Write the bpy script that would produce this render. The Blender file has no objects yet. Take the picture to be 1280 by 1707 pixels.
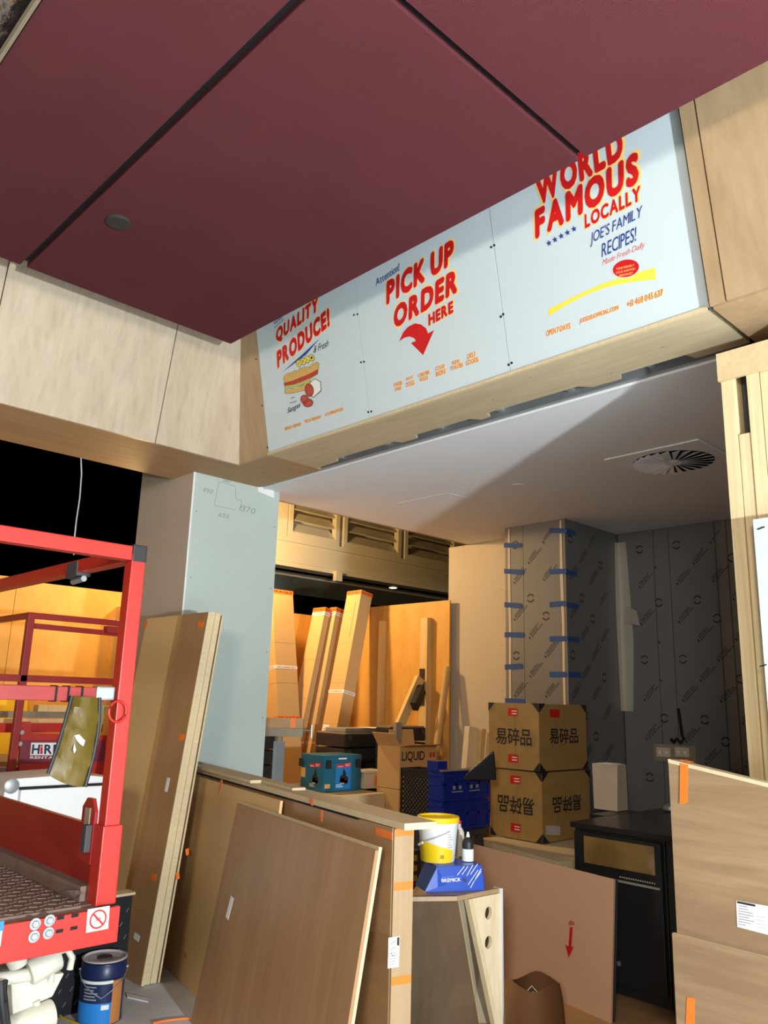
import bpy, bmesh, math, random
from mathutils import Matrix, Vector
random.seed(7)
SC = bpy.context.scene
COL = SC.collection
V = Vector

# ------------------------------------------------------------------ camera
FPX, CH = 1330.3, 1.5
_y, _p, _r = (math.radians(a) for a in (46.4607, 13.1943, 1.672))
fw = V((math.cos(_p)*math.cos(_y), math.cos(_p)*math.sin(_y), math.sin(_p)))
rt = V((math.sin(_y), -math.cos(_y), 0.0))
rt = math.cos(_r)*rt + math.sin(_r)*rt.cross(fw)
up = rt.cross(fw)
CAM = V((0, 0, CH))
cam = bpy.data.cameras.new('camera')
cam.sensor_fit = 'VERTICAL'; cam.sensor_height = 36.0
cam.lens = FPX/1707*36.0
cam.clip_start = 0.05; cam.clip_end = 100
cam_o = bpy.data.objects.new('camera', cam); COL.objects.link(cam_o)
cam_o.matrix_world = Matrix((
    (rt.x, up.x, -fw.x, CAM.x), (rt.y, up.y, -fw.y, CAM.y), (rt.z, up.z, -fw.z, CAM.z), (0, 0, 0, 1)))
SC.camera = cam_o

# ------------------------------------------------------------------ world, lights, exposure
wd = bpy.data.worlds.new('night'); SC.world = wd; wd.use_nodes = True
wd.node_tree.nodes['Background'].inputs[0].default_value = (0.55, 0.42, 0.32, 1)
wd.node_tree.nodes['Background'].inputs[1].default_value = 0.0

def lamp(name, kind, loc, power, color, size, aim=None, spread=None):
    l = bpy.data.lights.new(name, kind); l.energy = power; l.color = color
    if kind == 'AREA':
        l.shape = 'DISK'; l.size = size
        if spread: l.spread = math.radians(spread)
    else:
        l.shadow_soft_size = size
    o = bpy.data.objects.new(name, l); COL.objects.link(o)
    o.location = loc
    if aim:
        o.rotation_euler = (V(aim)-V(loc)).to_track_quat('-Z', 'Y').to_euler()
    return o
lamp('work_light', 'POINT', (0.7, -2.9, 1.2), 1330, (0.87, 0.97, 1.0), 0.09)
lamp('warm_floodlight', 'POINT', (3.03, 6.2, 2.6), 44, (1.0, 0.63, 0.25), 0.08)
lamp('warm_floodlight', 'POINT', (4.3, 6.45, 3.1), 190, (1.0, 0.66, 0.28), 0.08)
lamp('fill_light', 'AREA', (-3.2, -2.0, 2.9), 240, (1.0, 0.92, 0.78), 1.2, (2.5, 3.0, 1.2))  # added soft fill out of view, brightens the faces turned left

SC.view_settings.view_transform = 'Standard'
SC.view_settings.look = 'None'
SC.view_settings.gamma = 1.0
SC.view_settings.use_curve_mapping = False
SC.view_settings.exposure = 0.15

# ------------------------------------------------------------------ helpers
def ray(px, py):
    return fw + rt*((px-640)/FPX) - up*((py-853.5)/FPX)
def at(px, py, x=None, y=None, z=None, d=None):
    v = ray(px, py)
    if x is not None: t = x/v.x
    elif y is not None: t = y/v.y
    elif z is not None: t = (z-CH)/v.z
    else: t = d
    return CAM + v*t
def on_plane(px, py, p0, n):
    v = ray(px, py); n = V(n)
    return CAM + v*(n.dot(V(p0)-CAM)/n.dot(v))

W = {}
def world_of(o): return W.get(o.name, Matrix.Identity(4))
def setp(o, M, parent):
    W[o.name] = M.copy()
    o.matrix_basis = M
    if parent is not None:
        o.parent = parent
        o.matrix_parent_inverse = world_of(parent).inverted()
def tag(o, label=None, cat=None, group=None, kind=None):
    if label: o['label'] = label
    if cat: o['category'] = cat
    if group: o['group'] = group
    if kind: o['kind'] = kind
    return o
def thing(name, loc, label, cat, group=None):
    o = bpy.data.objects.new(name, None); COL.objects.link(o)
    o.empty_display_size = 0.1
    setp(o, Matrix.Translation(V(loc)), None)
    return tag(o, label, cat, group)
def struct_root(name, loc=(0, 0, 0)):
    o = bpy.data.objects.new(name, None); COL.objects.link(o)
    setp(o, Matrix.Translation(V(loc)), None)
    return tag(o, kind='structure')
def basis(o, u, v):
    u = V(u).normalized(); v = V(v); v = (v-u*v.dot(u)).normalized(); n = u.cross(v); o = V(o)
    return Matrix(((u.x, v.x, n.x, o.x), (u.y, v.y, n.y, o.y), (u.z, v.z, n.z, o.z), (0, 0, 0, 1)))

class MB:
    def __init__(s): s.v = []; s.f = []
    def add(s, vs, fs):
        b = len(s.v); s.v += [V(p) for p in vs]; s.f += [tuple(b+i for i in f) for f in fs]; return s
    def hexa(s, p):   # 4 bottom (ccw from outside top) then 4 top
        return s.add(p, [(3, 2, 1, 0), (4, 5, 6, 7), (0, 1, 5, 4), (1, 2, 6, 5), (2, 3, 7, 6), (3, 0, 4, 7)])
    def box(s, a, b):
        x0, y0, z0 = (min(a[i], b[i]) for i in range(3)); x1, y1, z1 = (max(a[i], b[i]) for i in range(3))
        return s.hexa([(x0, y0, z0), (x1, y0, z0), (x1, y1, z0), (x0, y1, z0), (x0, y0, z1), (x1, y0, z1), (x1, y1, z1), (x0, y1, z1)])
    def obox(s, M, a, b):
        t = MB().box(a, b); return s.add([M @ p for p in t.v], t.f)
    def prism(s, poly, vec):
        n = len(poly); P = [V(p) for p in poly]; vec = V(vec)
        nr = V((0, 0, 0))
        for i in range(n): nr += P[i].cross(P[(i+1) % n])
        if nr.dot(vec) > 0: P = P[::-1]
        fs = [tuple(range(n)), tuple(range(2*n-1, n-1, -1))] + [(i, i+n, (i+1) % n+n, (i+1) % n) for i in range(n)]
        fs = [fs[0], fs[1]] + [tuple(reversed(f)) for f in fs[2:]]
        return s.add(P+[p+vec for p in P], [f for f in fs])
    def tube(s, pts, r, n=8, cap=True):
        pts = [V(p) for p in pts]; rings = []
        ref = V((0, 0, 1))
        for i, p in enumerate(pts):
            t = (pts[min(i+1, len(pts)-1)]-pts[max(i-1, 0)]).normalized()
            a = t.cross(ref if abs(t.z) < .95 else V((1, 0, 0))).normalized(); b = t.cross(a)
            rr = r[i] if isinstance(r, (list, tuple)) else r
            rings.append([p+(a*math.cos(2*math.pi*k/n)+b*math.sin(2*math.pi*k/n))*rr for k in range(n)])
        vs = [q for R in rings for q in R]; fs = []
        for i in range(len(pts)-1):
            for k in range(n):
                fs.append((i*n+k, i*n+(k+1) % n, (i+1)*n+(k+1) % n, (i+1)*n+k))
        if cap:
            fs.append(tuple(range(n-1, -1, -1))); fs.append(tuple((len(pts)-1)*n+k for k in range(n)))
        return s.add(vs, fs)
    def bar(s, p0, p1, w, h=None, upv=(0, 0, 1)):
        p0, p1 = V(p0), V(p1); h = h or w
        t = (p1-p0).normalized(); upv = V(upv)
        if abs(t.dot(upv)) > .95: upv = V((1, 0, 0))
        a = t.cross(upv).normalized(); b = a.cross(t)
        q = lambda p: [p-a*w/2-b*h/2, p+a*w/2-b*h/2, p+a*w/2+b*h/2, p-a*w/2+b*h/2]
        A, B = q(p0), q(p1)
        return s.add(A+B, [(0, 1, 2, 3), (7, 6, 5, 4), (1, 0, 4, 5), (2, 1, 5, 6), (3, 2, 6, 7), (0, 3, 7, 4)])
    def lathe(s, prof, c=(0, 0, 0), n=32, M=None):
        vs = []; fs = []; c = V(c)
        for r, z in prof:
            for k in range(n):
                p = V((r*math.cos(2*math.pi*k/n), r*math.sin(2*math.pi*k/n), z))
                vs.append((M @ p if M else p)+c)
        m = len(prof)
        for i in range(m-1):
            for k in range(n):
                fs.append((i*n+k, i*n+(k+1) % n, (i+1)*n+(k+1) % n, (i+1)*n+k))
        fs.append(tuple(range(n-1, -1, -1))); fs.append(tuple((m-1)*n+k for k in range(n)))
        return s.add(vs, fs)
    def build(s, name, mat, parent=None, M=None, bevel=0, smooth=False, fix=True):
        me = bpy.data.meshes.new(name)
        me.from_pydata([tuple(v) for v in s.v], [], s.f); me.update()
        if fix or bevel:
            bm = bmesh.new(); bm.from_mesh(me)
            if fix: bmesh.ops.recalc_face_normals(bm, faces=bm.faces)
            if bevel: bmesh.ops.bevel(bm, geom=list(bm.edges), offset=bevel, segments=2, affect='EDGES', profile=.6, clamp_overlap=True)
            bm.to_mesh(me); bm.free()
        if smooth:
            me.polygons.foreach_set('use_smooth', [True]*len(me.polygons))
            try: me.set_sharp_from_angle(angle=math.radians(40))
            except Exception: pass
        me.materials.append(mat)
        o = bpy.data.objects.new(name, me); COL.objects.link(o)
        setp(o, M or Matrix.Identity(4), parent)
        return o

_glyph = {}
def glyph(ch):
    if ch not in _glyph:
        c = bpy.data.curves.new('print', 'FONT'); c.body = ch; c.resolution_u = 3
        o = bpy.data.objects.new('print', c); COL.objects.link(o)
        dg = bpy.context.evaluated_depsgraph_get()
        me = bpy.data.meshes.new_from_object(o.evaluated_get(dg))
        _glyph[ch] = ([tuple(v.co) for v in me.vertices], [tuple(p.vertices) for p in me.polygons])
        bpy.data.objects.remove(o); bpy.data.curves.remove(c); bpy.data.meshes.remove(me)
    return _glyph[ch]
def text_mesh(body, offset=0.0, shear=0.0):
    """letters laid side by side; offset > 0 thickens the strokes by overlaying shifted copies"""
    vs, fs, x = [], [], 0.0
    sh = [(0, 0)] if offset <= 0 else [(offset*math.cos(k*math.pi/4), offset*math.sin(k*math.pi/4)) for k in range(8)]+[(0, 0)]
    lay = 0.0
    for ch in body:
        if ch == ' ': x += .24; continue
        gv, gf = glyph(ch)
        if not gv: continue
        x0 = min(p[0] for p in gv); x1 = max(p[0] for p in gv)
        for q_, (dx, dy) in enumerate(sh):
            b = len(vs)
            vs += [(p[0]-x0+x+offset+dx+shear*(p[1]+dy), p[1]+dy, q_*.00005) for p in gv]
            fs += [tuple(b+i for i in f) for f in gf]
        x += x1-x0+.075+2*offset
    me = bpy.data.meshes.new('print'); me.from_pydata(vs, [], fs); me.update()
    return me
def text_quad(name, body, mat, P0, Pu, Pv, lift, parent, offset=0.0, shear=0.0, ref=None):
    """flat lettering whose box has corner P0, baseline end Pu and top-left Pv (world points)"""
    me = text_mesh(body, offset, shear)
    ref = ref or me
    xs = [v.co.x for v in me.vertices]; ys = [v.co.y for v in me.vertices]
    if not xs: return None
    x0, x1, y0, y1 = min(xs), max(xs), min(ys), max(ys)
    P0, Pu, Pv = V(P0), V(Pu), V(Pv)
    U = Pu-P0; Vv = Pv-P0; n1 = U.cross(Vv).normalized(); n = n1*lift
    for v in me.vertices:
        v.co = P0 + U*((v.co.x-x0)/(x1-x0)) + Vv*((v.co.y-y0)/(y1-y0)) + n + n1*v.co.z
    me.name = name; me.materials.append(mat); me.update()
    o = bpy.data.objects.new(name, me); COL.objects.link(o)
    setp(o, Matrix.Identity(4), parent)
    return o

# ------------------------------------------------------------------ materials
def nm(name):
    m = bpy.data.materials.new(name); m.use_nodes = True
    return m, m.node_tree.nodes, m.node_tree.links, m.node_tree.nodes['Principled BSDF']
def plain(name, c, rough=.6, metal=0., var=.12, scale=6., bump=0., bscale=60., spec=.4, alpha=1., trans=0., emit=None, es=0.):
    m, N, L, B = nm(name)
    B.inputs['Roughness'].default_value = rough; B.inputs['Metallic'].default_value = metal
    B.inputs['Specular IOR Level'].default_value = spec
    B.inputs['Transmission Weight'].default_value = trans
    if emit:
        B.inputs['Emission Color'].default_value = (*emit, 1); B.inputs['Emission Strength'].default_value = es
    if var:
        tc = N.new('ShaderNodeTexCoord'); no = N.new('ShaderNodeTexNoise'); cr = N.new('ShaderNodeMix'); cr.data_type = 'RGBA'
        no.inputs['Scale'].default_value = scale; no.inputs['Detail'].default_value = 5
        L.new(tc.outputs['Object'], no.inputs['Vector']); L.new(no.outputs['Fac'], cr.inputs[0])
        cr.inputs[6].default_value = (*[x*(1-var) for x in c], 1); cr.inputs[7].default_value = (*[min(1, x*(1+var)) for x in c], 1)
        L.new(cr.outputs[2], B.inputs['Base Color'])
    else: B.inputs['Base Color'].default_value = (*c, 1)
    if bump:
        tc = N.new('ShaderNodeTexCoord'); no = N.new('ShaderNodeTexNoise'); no.inputs['Scale'].default_value = bscale; no.inputs['Detail'].default_value = 4
        bp = N.new('ShaderNodeBump'); bp.inputs['Strength'].default_value = bump; bp.inputs['Distance'].default_value = .01
        L.new(tc.outputs['Object'], no.inputs['Vector']); L.new(no.outputs['Fac'], bp.inputs['Height']); L.new(bp.outputs[0], B.inputs['Normal'])
    return m
def wood(name, c1, c2, c3, scale=(2, 2, 2), rough=.45, dist=1.2, detail=6, contrast=(.3, .7), spec=.4):
    """grain: noise stretched by scale in object coordinates (small number = along the grain)"""
    m, N, L, B = nm(name)
    tc = N.new('ShaderNodeTexCoord'); mp = N.new('ShaderNodeMapping'); no = N.new('ShaderNodeTexNoise'); n2 = N.new('ShaderNodeTexNoise')
    cr = N.new('ShaderNodeValToRGB'); mx = N.new('ShaderNodeMix'); mx.data_type = 'RGBA'
    mp.inputs['Scale'].default_value = scale
    no.inputs['Scale'].default_value = 1; no.inputs['Detail'].default_value = detail; no.inputs['Distortion'].default_value = dist; no.inputs['Roughness'].default_value = .62
    n2.inputs['Scale'].default_value = 5; n2.inputs['Detail'].default_value = 3
    L.new(tc.outputs['Object'], mp.inputs['Vector']); L.new(mp.outputs[0], no.inputs['Vector']); L.new(mp.outputs[0], n2.inputs['Vector'])
    e = cr.color_ramp.elements
    e[0].position, e[0].color = contrast[0], (*c1, 1); e[1].position, e[1].color = contrast[1], (*c2, 1)
    L.new(no.outputs['Fac'], cr.inputs[0]); L.new(cr.outputs[0], mx.inputs[6])
    mx.inputs[7].default_value = (*c3, 1)
    mr = N.new('ShaderNodeMapRange'); mr.inputs[1].default_value = .45; mr.inputs[2].default_value = .75; mr.inputs[4].default_value = .45
    L.new(n2.outputs['Fac'], mr.inputs[0]); L.new(mr.outputs[0], mx.inputs[0]); L.new(mx.outputs[2], B.inputs['Base Color'])
    B.inputs['Roughness'].default_value = rough; B.inputs['Specular IOR Level'].default_value = spec
    return m

M_ = {}
M_['fabric'] = plain('burgundy acoustic felt', (.108, .030, .036), .95, var=.10, scale=3, bump=.35, bscale=240, spec=.05)
M_['black'] = plain('black', (.006, .006, .007), .8, var=0)
M_['blackplastic'] = plain('black plastic', (.018, .018, .02), .45, var=.2)
M_['darkgrey'] = plain('dark grey', (.05, .05, .055), .6)
M_['signwhite'] = plain('sign board white', (.56, .64, .67), .38, var=.015, scale=2)
M_['white'] = plain('white paint', (.78, .79, .80), .6, var=.02)
M_['ceilwhite'] = plain('ceiling white', (.82, .83, .86), .75, var=.02, scale=2)
M_['paper'] = plain('paper', (.78, .78, .76), .7, var=.03)
M_['red'] = plain('print red', (.58, .012, .014), .4, var=0)
M_['blue'] = plain('print blue', (.02, .055, .26), .4, var=0)
M_['yellowoutline'] = plain('print cream outline', (.95, .62, .22), .4, var=0)
M_['orangeprint'] = plain('print orange', (.72, .16, .012), .4, var=0)
M_['yellowprint'] = plain('print yellow', (.85, .68, .08), .4, var=0)
M_['ink'] = plain('print black', (.015, .015, .02), .5, var=0)
M_['bun'] = plain('print bun', (.62, .38, .12), .5, var=0)
M_['meat'] = plain('print meat', (.45, .05, .03), .5, var=0)
M_['greenp'] = plain('print lettuce', (.42, .48, .14), .5, var=0)
M_['pinkp'] = plain('print pink', (.70, .18, .18), .5, var=0)
M_['pencil'] = plain('pencil', (.26, .28, .29), .8, var=0)
M_['ashv'] = wood('pale ash laminate upright grain', (.44, .345, .245), (.56, .46, .35), (.36, .285, .21), (7, 7, .55), .42)
M_['ashr'] = wood('tan ash laminate', (.37, .245, .135), (.45, .31, .18), (.31, .20, .105), (6, 6, .5), .42)
M_['ashv2'] = wood('counter end laminate', (.34, .23, .125), (.42, .295, .17), (.28, .185, .1), (8, 8, .6), .45)
M_['ashu'] = wood('tan ash laminate local', (.26, .165, .09), (.35, .235, .135), (.20, .125, .068), (.55, 7, 7), .42, dist=2.6, contrast=(.36, .64))
M_['brownv'] = wood('brown oak laminate upright', (.335, .185, .082), (.42, .245, .118), (.27, .145, .06), (5, .45, 5), .38)
M_['brownshade'] = wood('shaded brown oak laminate', (.105, .068, .038), (.135, .088, .05), (.085, .053, .028), (6, 6, .5), .4)  # darkened oak laminate: shade on the module front put into the colour
M_['sofflam'] = wood('soffit laminate', (.40, .25, .13), (.47, .31, .17), (.33, .2, .1), (.5, 6, 6), .65, spec=.2)
M_['mdf'] = plain('tan mdf', (.68, .45, .20), .6, var=.05, scale=3)
M_['edge'] = wood('pale particleboard edge', (.60, .48, .29), (.68, .56, .36), (.5, .39, .23), (40, 40, 8), .7, dist=.2)
M_['ply'] = wood('plywood', (.56, .42, .23), (.66, .51, .30), (.49, .36, .19), (1.2, 9, 9), .6)
M_['plysoff'] = wood('soffit plywood', (.50, .40, .25), (.60, .49, .32), (.42, .33, .2), (8, 1.0, 8), .6)
M_['plyy'] = wood('pale pine ply', (.70, .56, .36), (.80, .68, .47), (.62, .46, .27), (6, 6, 1.5), .55, dist=3)
M_['hoard'] = wood('orange hoarding ply', (.60, .30, .065), (.69, .37, .09), (.52, .245, .05), (2.2, 2.2, .9), .55, dist=2.0)
M_['stud'] = wood('yellow pine stud', (.62, .42, .17), (.74, .53, .25), (.52, .33, .12), (18, 18, .7), .6)
M_['lvl'] = wood('laminated veneer stud', (.62, .49, .27), (.78, .65, .40), (.42, .30, .14), (40, 40, .6), .7, dist=.5)
M_['card'] = plain('cardboard', (.56, .345, .145), .75, var=.06, scale=3)
M_['card2'] = wood('carton brown', (.33, .20, .07), (.41, .255, .09), (.28, .16, .055), (3, 3, 3), .35)
M_['concrete'] = plain('concrete', (.64, .65, .66), .7, var=.2, scale=2.5, bump=.15, bscale=30)
M_['timberfloor'] = plain('tan floor sheet', (.42, .25, .12), .6, var=.12)
M_['fc'] = plain('grey cement sheet', (.46, .525, .49), .65, var=.05, scale=2.5)
M_['fctan'] = plain('tan cement sheet', (.50, .42, .33), .65, var=.06, scale=2.5)
M_['steel'] = plain('film covered steel', (.185, .185, .195), .5, metal=.3, var=.06, scale=1.5)
M_['steelbare'] = plain('bare steel', (.52, .50, .45), .5, metal=.5, var=.05)
M_['galv'] = plain('galvanised steel', (.36, .38, .39), .45, metal=.6, var=.15, scale=14)
M_['redpaint'] = plain('red machine paint', (.44, .022, .014), .38, var=.14, scale=9, bump=.05, bscale=80)
M_['darkred'] = plain('dark red paint', (.30, .018, .016), .45, var=.2, scale=8)
M_['dust'] = plain('dusty tread plate', (.20, .13, .105), .8, var=.3, scale=14)
M_['armwhite'] = plain('cream machine paint', (.55, .52, .44), .42, var=.1, scale=12)
M_['tread'] = plain('black tread plate', (.022, .023, .027), .4, metal=.3, var=.25, scale=10)
M_['treadnib'] = plain('worn tread', (.30, .30, .31), .4, metal=.6, var=.1)
M_['orange'] = plain('orange tape', (.85, .19, .025), .4, var=.06)
M_['bluetape'] = plain('blue masking tape', (.025, .075, .26), .7, var=.08)
M_['peach'] = plain('peach foam strip', (.66, .52, .40), .7, var=.04)
M_['filmprint'] = plain('film print', (.022, .026, .04), .5, var=0)
M_['teal'] = plain('teal plastic', (.008, .115, .19), .4, var=.06)
M_['tealb'] = plain('blue label', (.010, .19, .50), .35, var=.04)
M_['bluecrate'] = plain('blue plastic', (.008, .02, .24), .35, var=.1)
M_['bluebox'] = plain('blue gloss carton', (.018, .07, .46), .28, var=.06)
M_['bucketwhite'] = plain('bucket white', (.80, .82, .83), .3, var=.02)
M_['bucketyellow'] = plain('bucket yellow', (.90, .62, .015), .35, var=.05)
M_['navy'] = plain('navy label', (.012, .022, .085), .35, var=.1)
M_['skyblue'] = plain('sky blue label', (.02, .22, .65), .35, var=.05)
M_['copper'] = plain('copper label', (.52, .20, .06), .4, var=.08)
M_['tin'] = plain('tin lid', (.60, .54, .56), .4, metal=.15, var=.12, scale=20)
M_['canvas'] = plain('olive vinyl', (.12, .08, .01), .45, var=.3, scale=12, bump=.3, bscale=14)
M_['pinkboard'] = plain('pink tan board', (.64, .40, .27), .5, var=.03, scale=2)
M_['paperbag'] = plain('brown paper', (.20, .095, .04), .75, var=.1, bump=.2, bscale=18)
M_['fridge'] = plain('fridge black', (.018, .018, .02), .32, var=.1)
M_['glassreflection'] = plain('fridge pane with amber reflection', (.26, .16, .055), .1, var=.6, scale=5, spec=.8)  # amber base colour stands in for the warm reflection in the pane
M_['clear'] = plain('milky tub', (.62, .58, .50), .3, var=.08)
M_['outlet'] = plain('outlet cream', (.58, .50, .40), .4, var=.02)
M_['louver'] = plain('cream louver', (.70, .61, .43), .5, var=.03)
M_['foil'] = plain('foil wrap', (.55, .55, .55), .2, metal=.95, var=.3, scale=9, bump=1.0, bscale=24)
M_['timbgrey'] = plain('weathered timber', (.26, .215, .15), .7, var=.18, scale=14)
M_['yellow'] = plain('yellow sheet', (.75, .48, .02), .5, var=.1)
M_['screen'] = plain('far lit screen', (.1, .3, .35), .5, var=0, emit=(.45, .9, 1.0), es=2.5)
M_['lampon'] = plain('lit downlight', (.9, .8, .6), .5, var=0, emit=(1, .8, .5), es=4)
M_['speaker'] = plain('speaker grille', (.032, .026, .024), .8, var=.1, scale=60)

# ================================================================== SETTING
ZS = 2.97                       # underside of the bulkheads
fl = MB().box((-4, -5, -.1), (12, 12, 0)).build('floor', M_['concrete']); tag(fl, kind='structure')
kf = MB().box((3.25, -1.0, .0), (6.3, 4.9, .006)).build('floor_sheet', M_['timberfloor'], fl)

# ---- burgundy ceiling rafts
ZR = 3.58
cr_ = struct_root('ceiling', (1.2, 2.0, ZR))
XL, X1, XE, Y2, YE = .615, 1.172, 2.405, 1.465, 3.93
G = .017
def raft(a, b): return MB().box((a[0], a[1], ZR), (b[0], b[1], ZR+.03)).build('raft_panel', M_['fabric'], cr_)
raft((XL, -3.4), (X1-G, Y2-.02)); raft((XL, Y2), (X1-G, YE)) if False else raft((XL, Y2-.02), (X1-G, YE))
raft((X1+G, Y2+G), (XE, YE)); raft((X1+G, -3.4), (XE, Y2-G))
MB().box((XL+.05, -3.4, ZR+.045), (XE-.01, YE-.01, ZR+.075)).build('raft_backing', M_['black'], cr_)
for x0, y0, x1, y1 in ((X1-.045, -3.4, X1+.045, YE-.004), (X1, Y2-.045, XE-.004, Y2+.045)):
    MB().box((x0, y0, ZR+.03), (x1, y1, ZR+.045)).build('raft_rail', M_['black'], cr_)
MB().box((XL-.016, -3.4, ZR-.002), (XL-.004, YE, ZR+.03)).build('raft_edge_batten', M_['timbgrey'], cr_)
sp = at(198, 369, z=ZR)
spk = MB().lathe([(.052, -.012), (.056, -.008), (.056, .002)], (sp.x, sp.y, ZR), 32).build('ceiling_speaker', M_['speaker'], None, smooth=True)
tag(spk, 'small round grey ceiling speaker set into the burgundy ceiling', 'speaker')
# foil wrapped duct above the raft's free edge
m = MB()
for i in range(9):
    y0 = 1.2+i*.32
    m.tube([(.60, y0, 3.88), (.59+.02*random.random(), y0+.16, 3.88), (.60, y0+.32, 3.88)], [.17, .20, .17], 18, cap=False)
du = m.build('foil_wrapped_duct', M_['foil'], None, smooth=True); tag(du, 'crinkled foil wrapped duct above the edge of the burgundy ceiling', 'duct')
slab = MB().box((-4, -5, 4.25), (4.2, 5.6, 4.4)).build('ceiling_slab', M_['darkgrey']); tag(slab, kind='structure')

# ---- left bulkhead, clad in pale laminate, leaning in at the bottom
TL_ = .2
def yb(z): return 4.31-TL_*(z-ZS)
def xs(z): return 2.773-TL_*(z-ZS)
ZT = 3.80
wl = struct_root('wall_left', (1.0, 4.4, ZS))
def clad(x0, x1, name='cladding_panel'):
    # local frame: x along the wall, y through it, z up the slope
    xt = x1 if x1 < 2.7 else None
    xb1 = x1 if xt else xs(ZS)-.0005; xt1 = x1 if xt else xs(ZT)-.0005
    P = [(x0, yb(ZS), ZS), (xb1, yb(ZS), ZS), (xt1, yb(ZT), ZT), (x0, yb(ZT), ZT)]
    return MB().prism(P, (0, .018, 0)).build(name, M_['ashv'], wl)
jx = at(260, 738, z=ZS).x
jl = at(0, 515, y=4.2).x
clad(-1.2, jl-.003); clad(jl+.003, jx-.003); clad(jx+.003, 2.8)
MB().prism([(-1.2, yb(ZS)+.022, ZS+.002), (xs(ZS), yb(ZS)+.022, ZS+.002), (xs(ZT), yb(ZT)+.022, ZT), (-1.2, yb(ZT)+.022, ZT)], (0, .05, 0)).build('bulkhead_backing', M_['black'], wl)
for a, b in (((-1.2, 4.33, ZS), (2.79, 4.98, ZS+.018)),):
    MB().box(a, b).build('soffit_panel', M_['sofflam'], wl)
MB().box((2.79, 3.985, ZS), (3.20, 4.98, ZS+.018)).build('soffit_panel', M_['sofflam'], wl)
MB().box((-1.2, 4.96, ZS+.02), (2.6, 4.98, ZS+.9)).build('bulkhead_rear_panel', M_['black'], wl)

# ---- sign bulkhead
wr = struct_root('wall_right', (2.9, 2.5, ZS))
P0S = V((2.773, 0, ZS)); NS = V((-1, 0, -TL_)).normalized()
YL, YR = 3.979, 1.165
MB().prism([(xs(ZS), 3.983, ZS), (xs(ZS), yb(ZS)-.001, ZS), (xs(ZT), yb(ZT)-.001, ZT), (xs(ZT), 3.983, ZT)], (.018, 0, 0)).build('corner_filler_panel', M_['ashr'], wr)
MB().prism([(xs(ZS)+.03, -3, ZS+.03), (xs(ZS)+.03, 4.3, ZS+.03), (xs(ZT)+.03, 4.3, ZT), (xs(ZT)+.03, -3, ZT)], (.05, 0, 0)).build('bulkhead_backing', M_['darkgrey'], wr)
# plywood soffit under the sign, its back edge ragged over the ceiling track
ps = [(2.775, 1.17), (2.775, 3.98), (3.13, 3.98)]
yy = 3.98
steps = [(3.75, 3.15), (3.73, 3.105), (3.2, 3.105), (3.17, 3.15), (3.05, 3.15), (3.03, 3.10), (2.62, 3.10), (2.58, 3.15), (2.52, 3.15), (2.5, 3.095), (1.95, 3.095), (1.9, 3.15), (1.75, 3.15), (1.73, 3.10), (1.42, 3.10), (1.4, 3.16), (1.17, 3.16)]
ps = [(2.775, 1.17), (2.775, 3.98)]+[(3.16, 3.98)]+[(x, y) for y, x in steps]
MB().prism([(x, y, ZS) for x, y in ps], (0, 0, .018)).build('soffit_plywood', M_['plysoff'], wr)
MB().box((2.762, 1.17, ZS-.004), (2.780, 3.98, ZS+.012)).build('soffit_edge_strip', M_['edge'], wr)
for i in range(9):
    y = 1.45+i*.3
    MB().lathe([(.005, -.002), (.005, .003)], (2.96+.12*math.sin(i*2.1), y, ZS), 8).build('screw', M_['galv'], wr)
MB().box((3.195, 1.2, ZS+.006), (3.230, 4.72, ZS+.05)).build('ceiling_track', M_['galv'], wr)
MB().box((3.0, 1.2, ZS+.10), (3.3, 4.7, ZS+.12)).build('void_lining', M_['black'], wr)
for i in range(7):
    y = 1.6+i*.43
    MB().box((3.15, y, ZS+.03), (3.22, y+.03, ZS+.06)).build('framing_cleat', M_['galv'], wr)
# laminate panels right of the sign, standing proud
def rpan(y0, y1, proud, name, mat):
    n = NS*proud
    P = [V((xs(ZS), y0, ZS))+n, V((xs(ZS), y1, ZS))+n, V((xs(ZT), y1, ZT))+n, V((xs(ZT), y0, ZT))+n]
    return MB().prism(P, -NS*(proud+.018)).build(name, mat, wr)
rpan(1.092, 1.150, .030, 'cladding_strip', M_['ashr'])
rpan(-3.2, 1.086, .034, 'cladding_panel', M_['ashr'])
MB().box((2.76, -2.5, ZS-.012), (2.98, 1.145, ZS+.006)).build('soffit_panel', M_['ashr'], wr)
MB().box((2.986, -2.5, ZS-.012), (3.20, 1.145, ZS+.006)).build('soffit_panel', M_['ashr'], wr)

# ---- lower plaster ceiling of the kitchen
lc = struct_root('ceiling_kitchen', (4.6, 3.0, ZS))
MB().box((3.245, -1.2, ZS), (6.5, 4.893, ZS+.013)).build('plasterboard', M_['ceilwhite'], lc)
MB().box((3.232, 1.18, ZS-.006), (3.25, 4.78, ZS+.012)).build('edge_bead', M_['white'], lc)
MB().box((3.40, 4.893, ZS-.004), (5.8, 4.912, ZS+.05)).build('rear_edge_timber', M_['sofflam'], lc)
# taped access panel outline
a0, a1, a2 = at(660, 840, z=ZS), at(747, 822, z=ZS), at(815, 840, z=ZS)
for p, q in ((a0, a1), (a1, a2)):
    MB().bar((p.x, p.y, ZS-.001), (q.x, q.y, ZS-.001), .012, .003).build('access_panel_joint', M_['signwhite'], lc)
dl = at(864, 809, z=ZS)
d_ = thing('recessed_downlight', (dl.x, dl.y, ZS), 'unlit white recessed downlight in the low white ceiling', 'downlight')
MB().lathe([(.040, -.004), (.047, -.005), (.047, 0)], (dl.x, dl.y, ZS), 28).build('trim_ring', M_['white'], d_, smooth=True)
MB().lathe([(.036, -.0055), (.036, -.004)], (dl.x, dl.y, ZS), 24).build('lens', M_['white'], d_)
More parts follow.
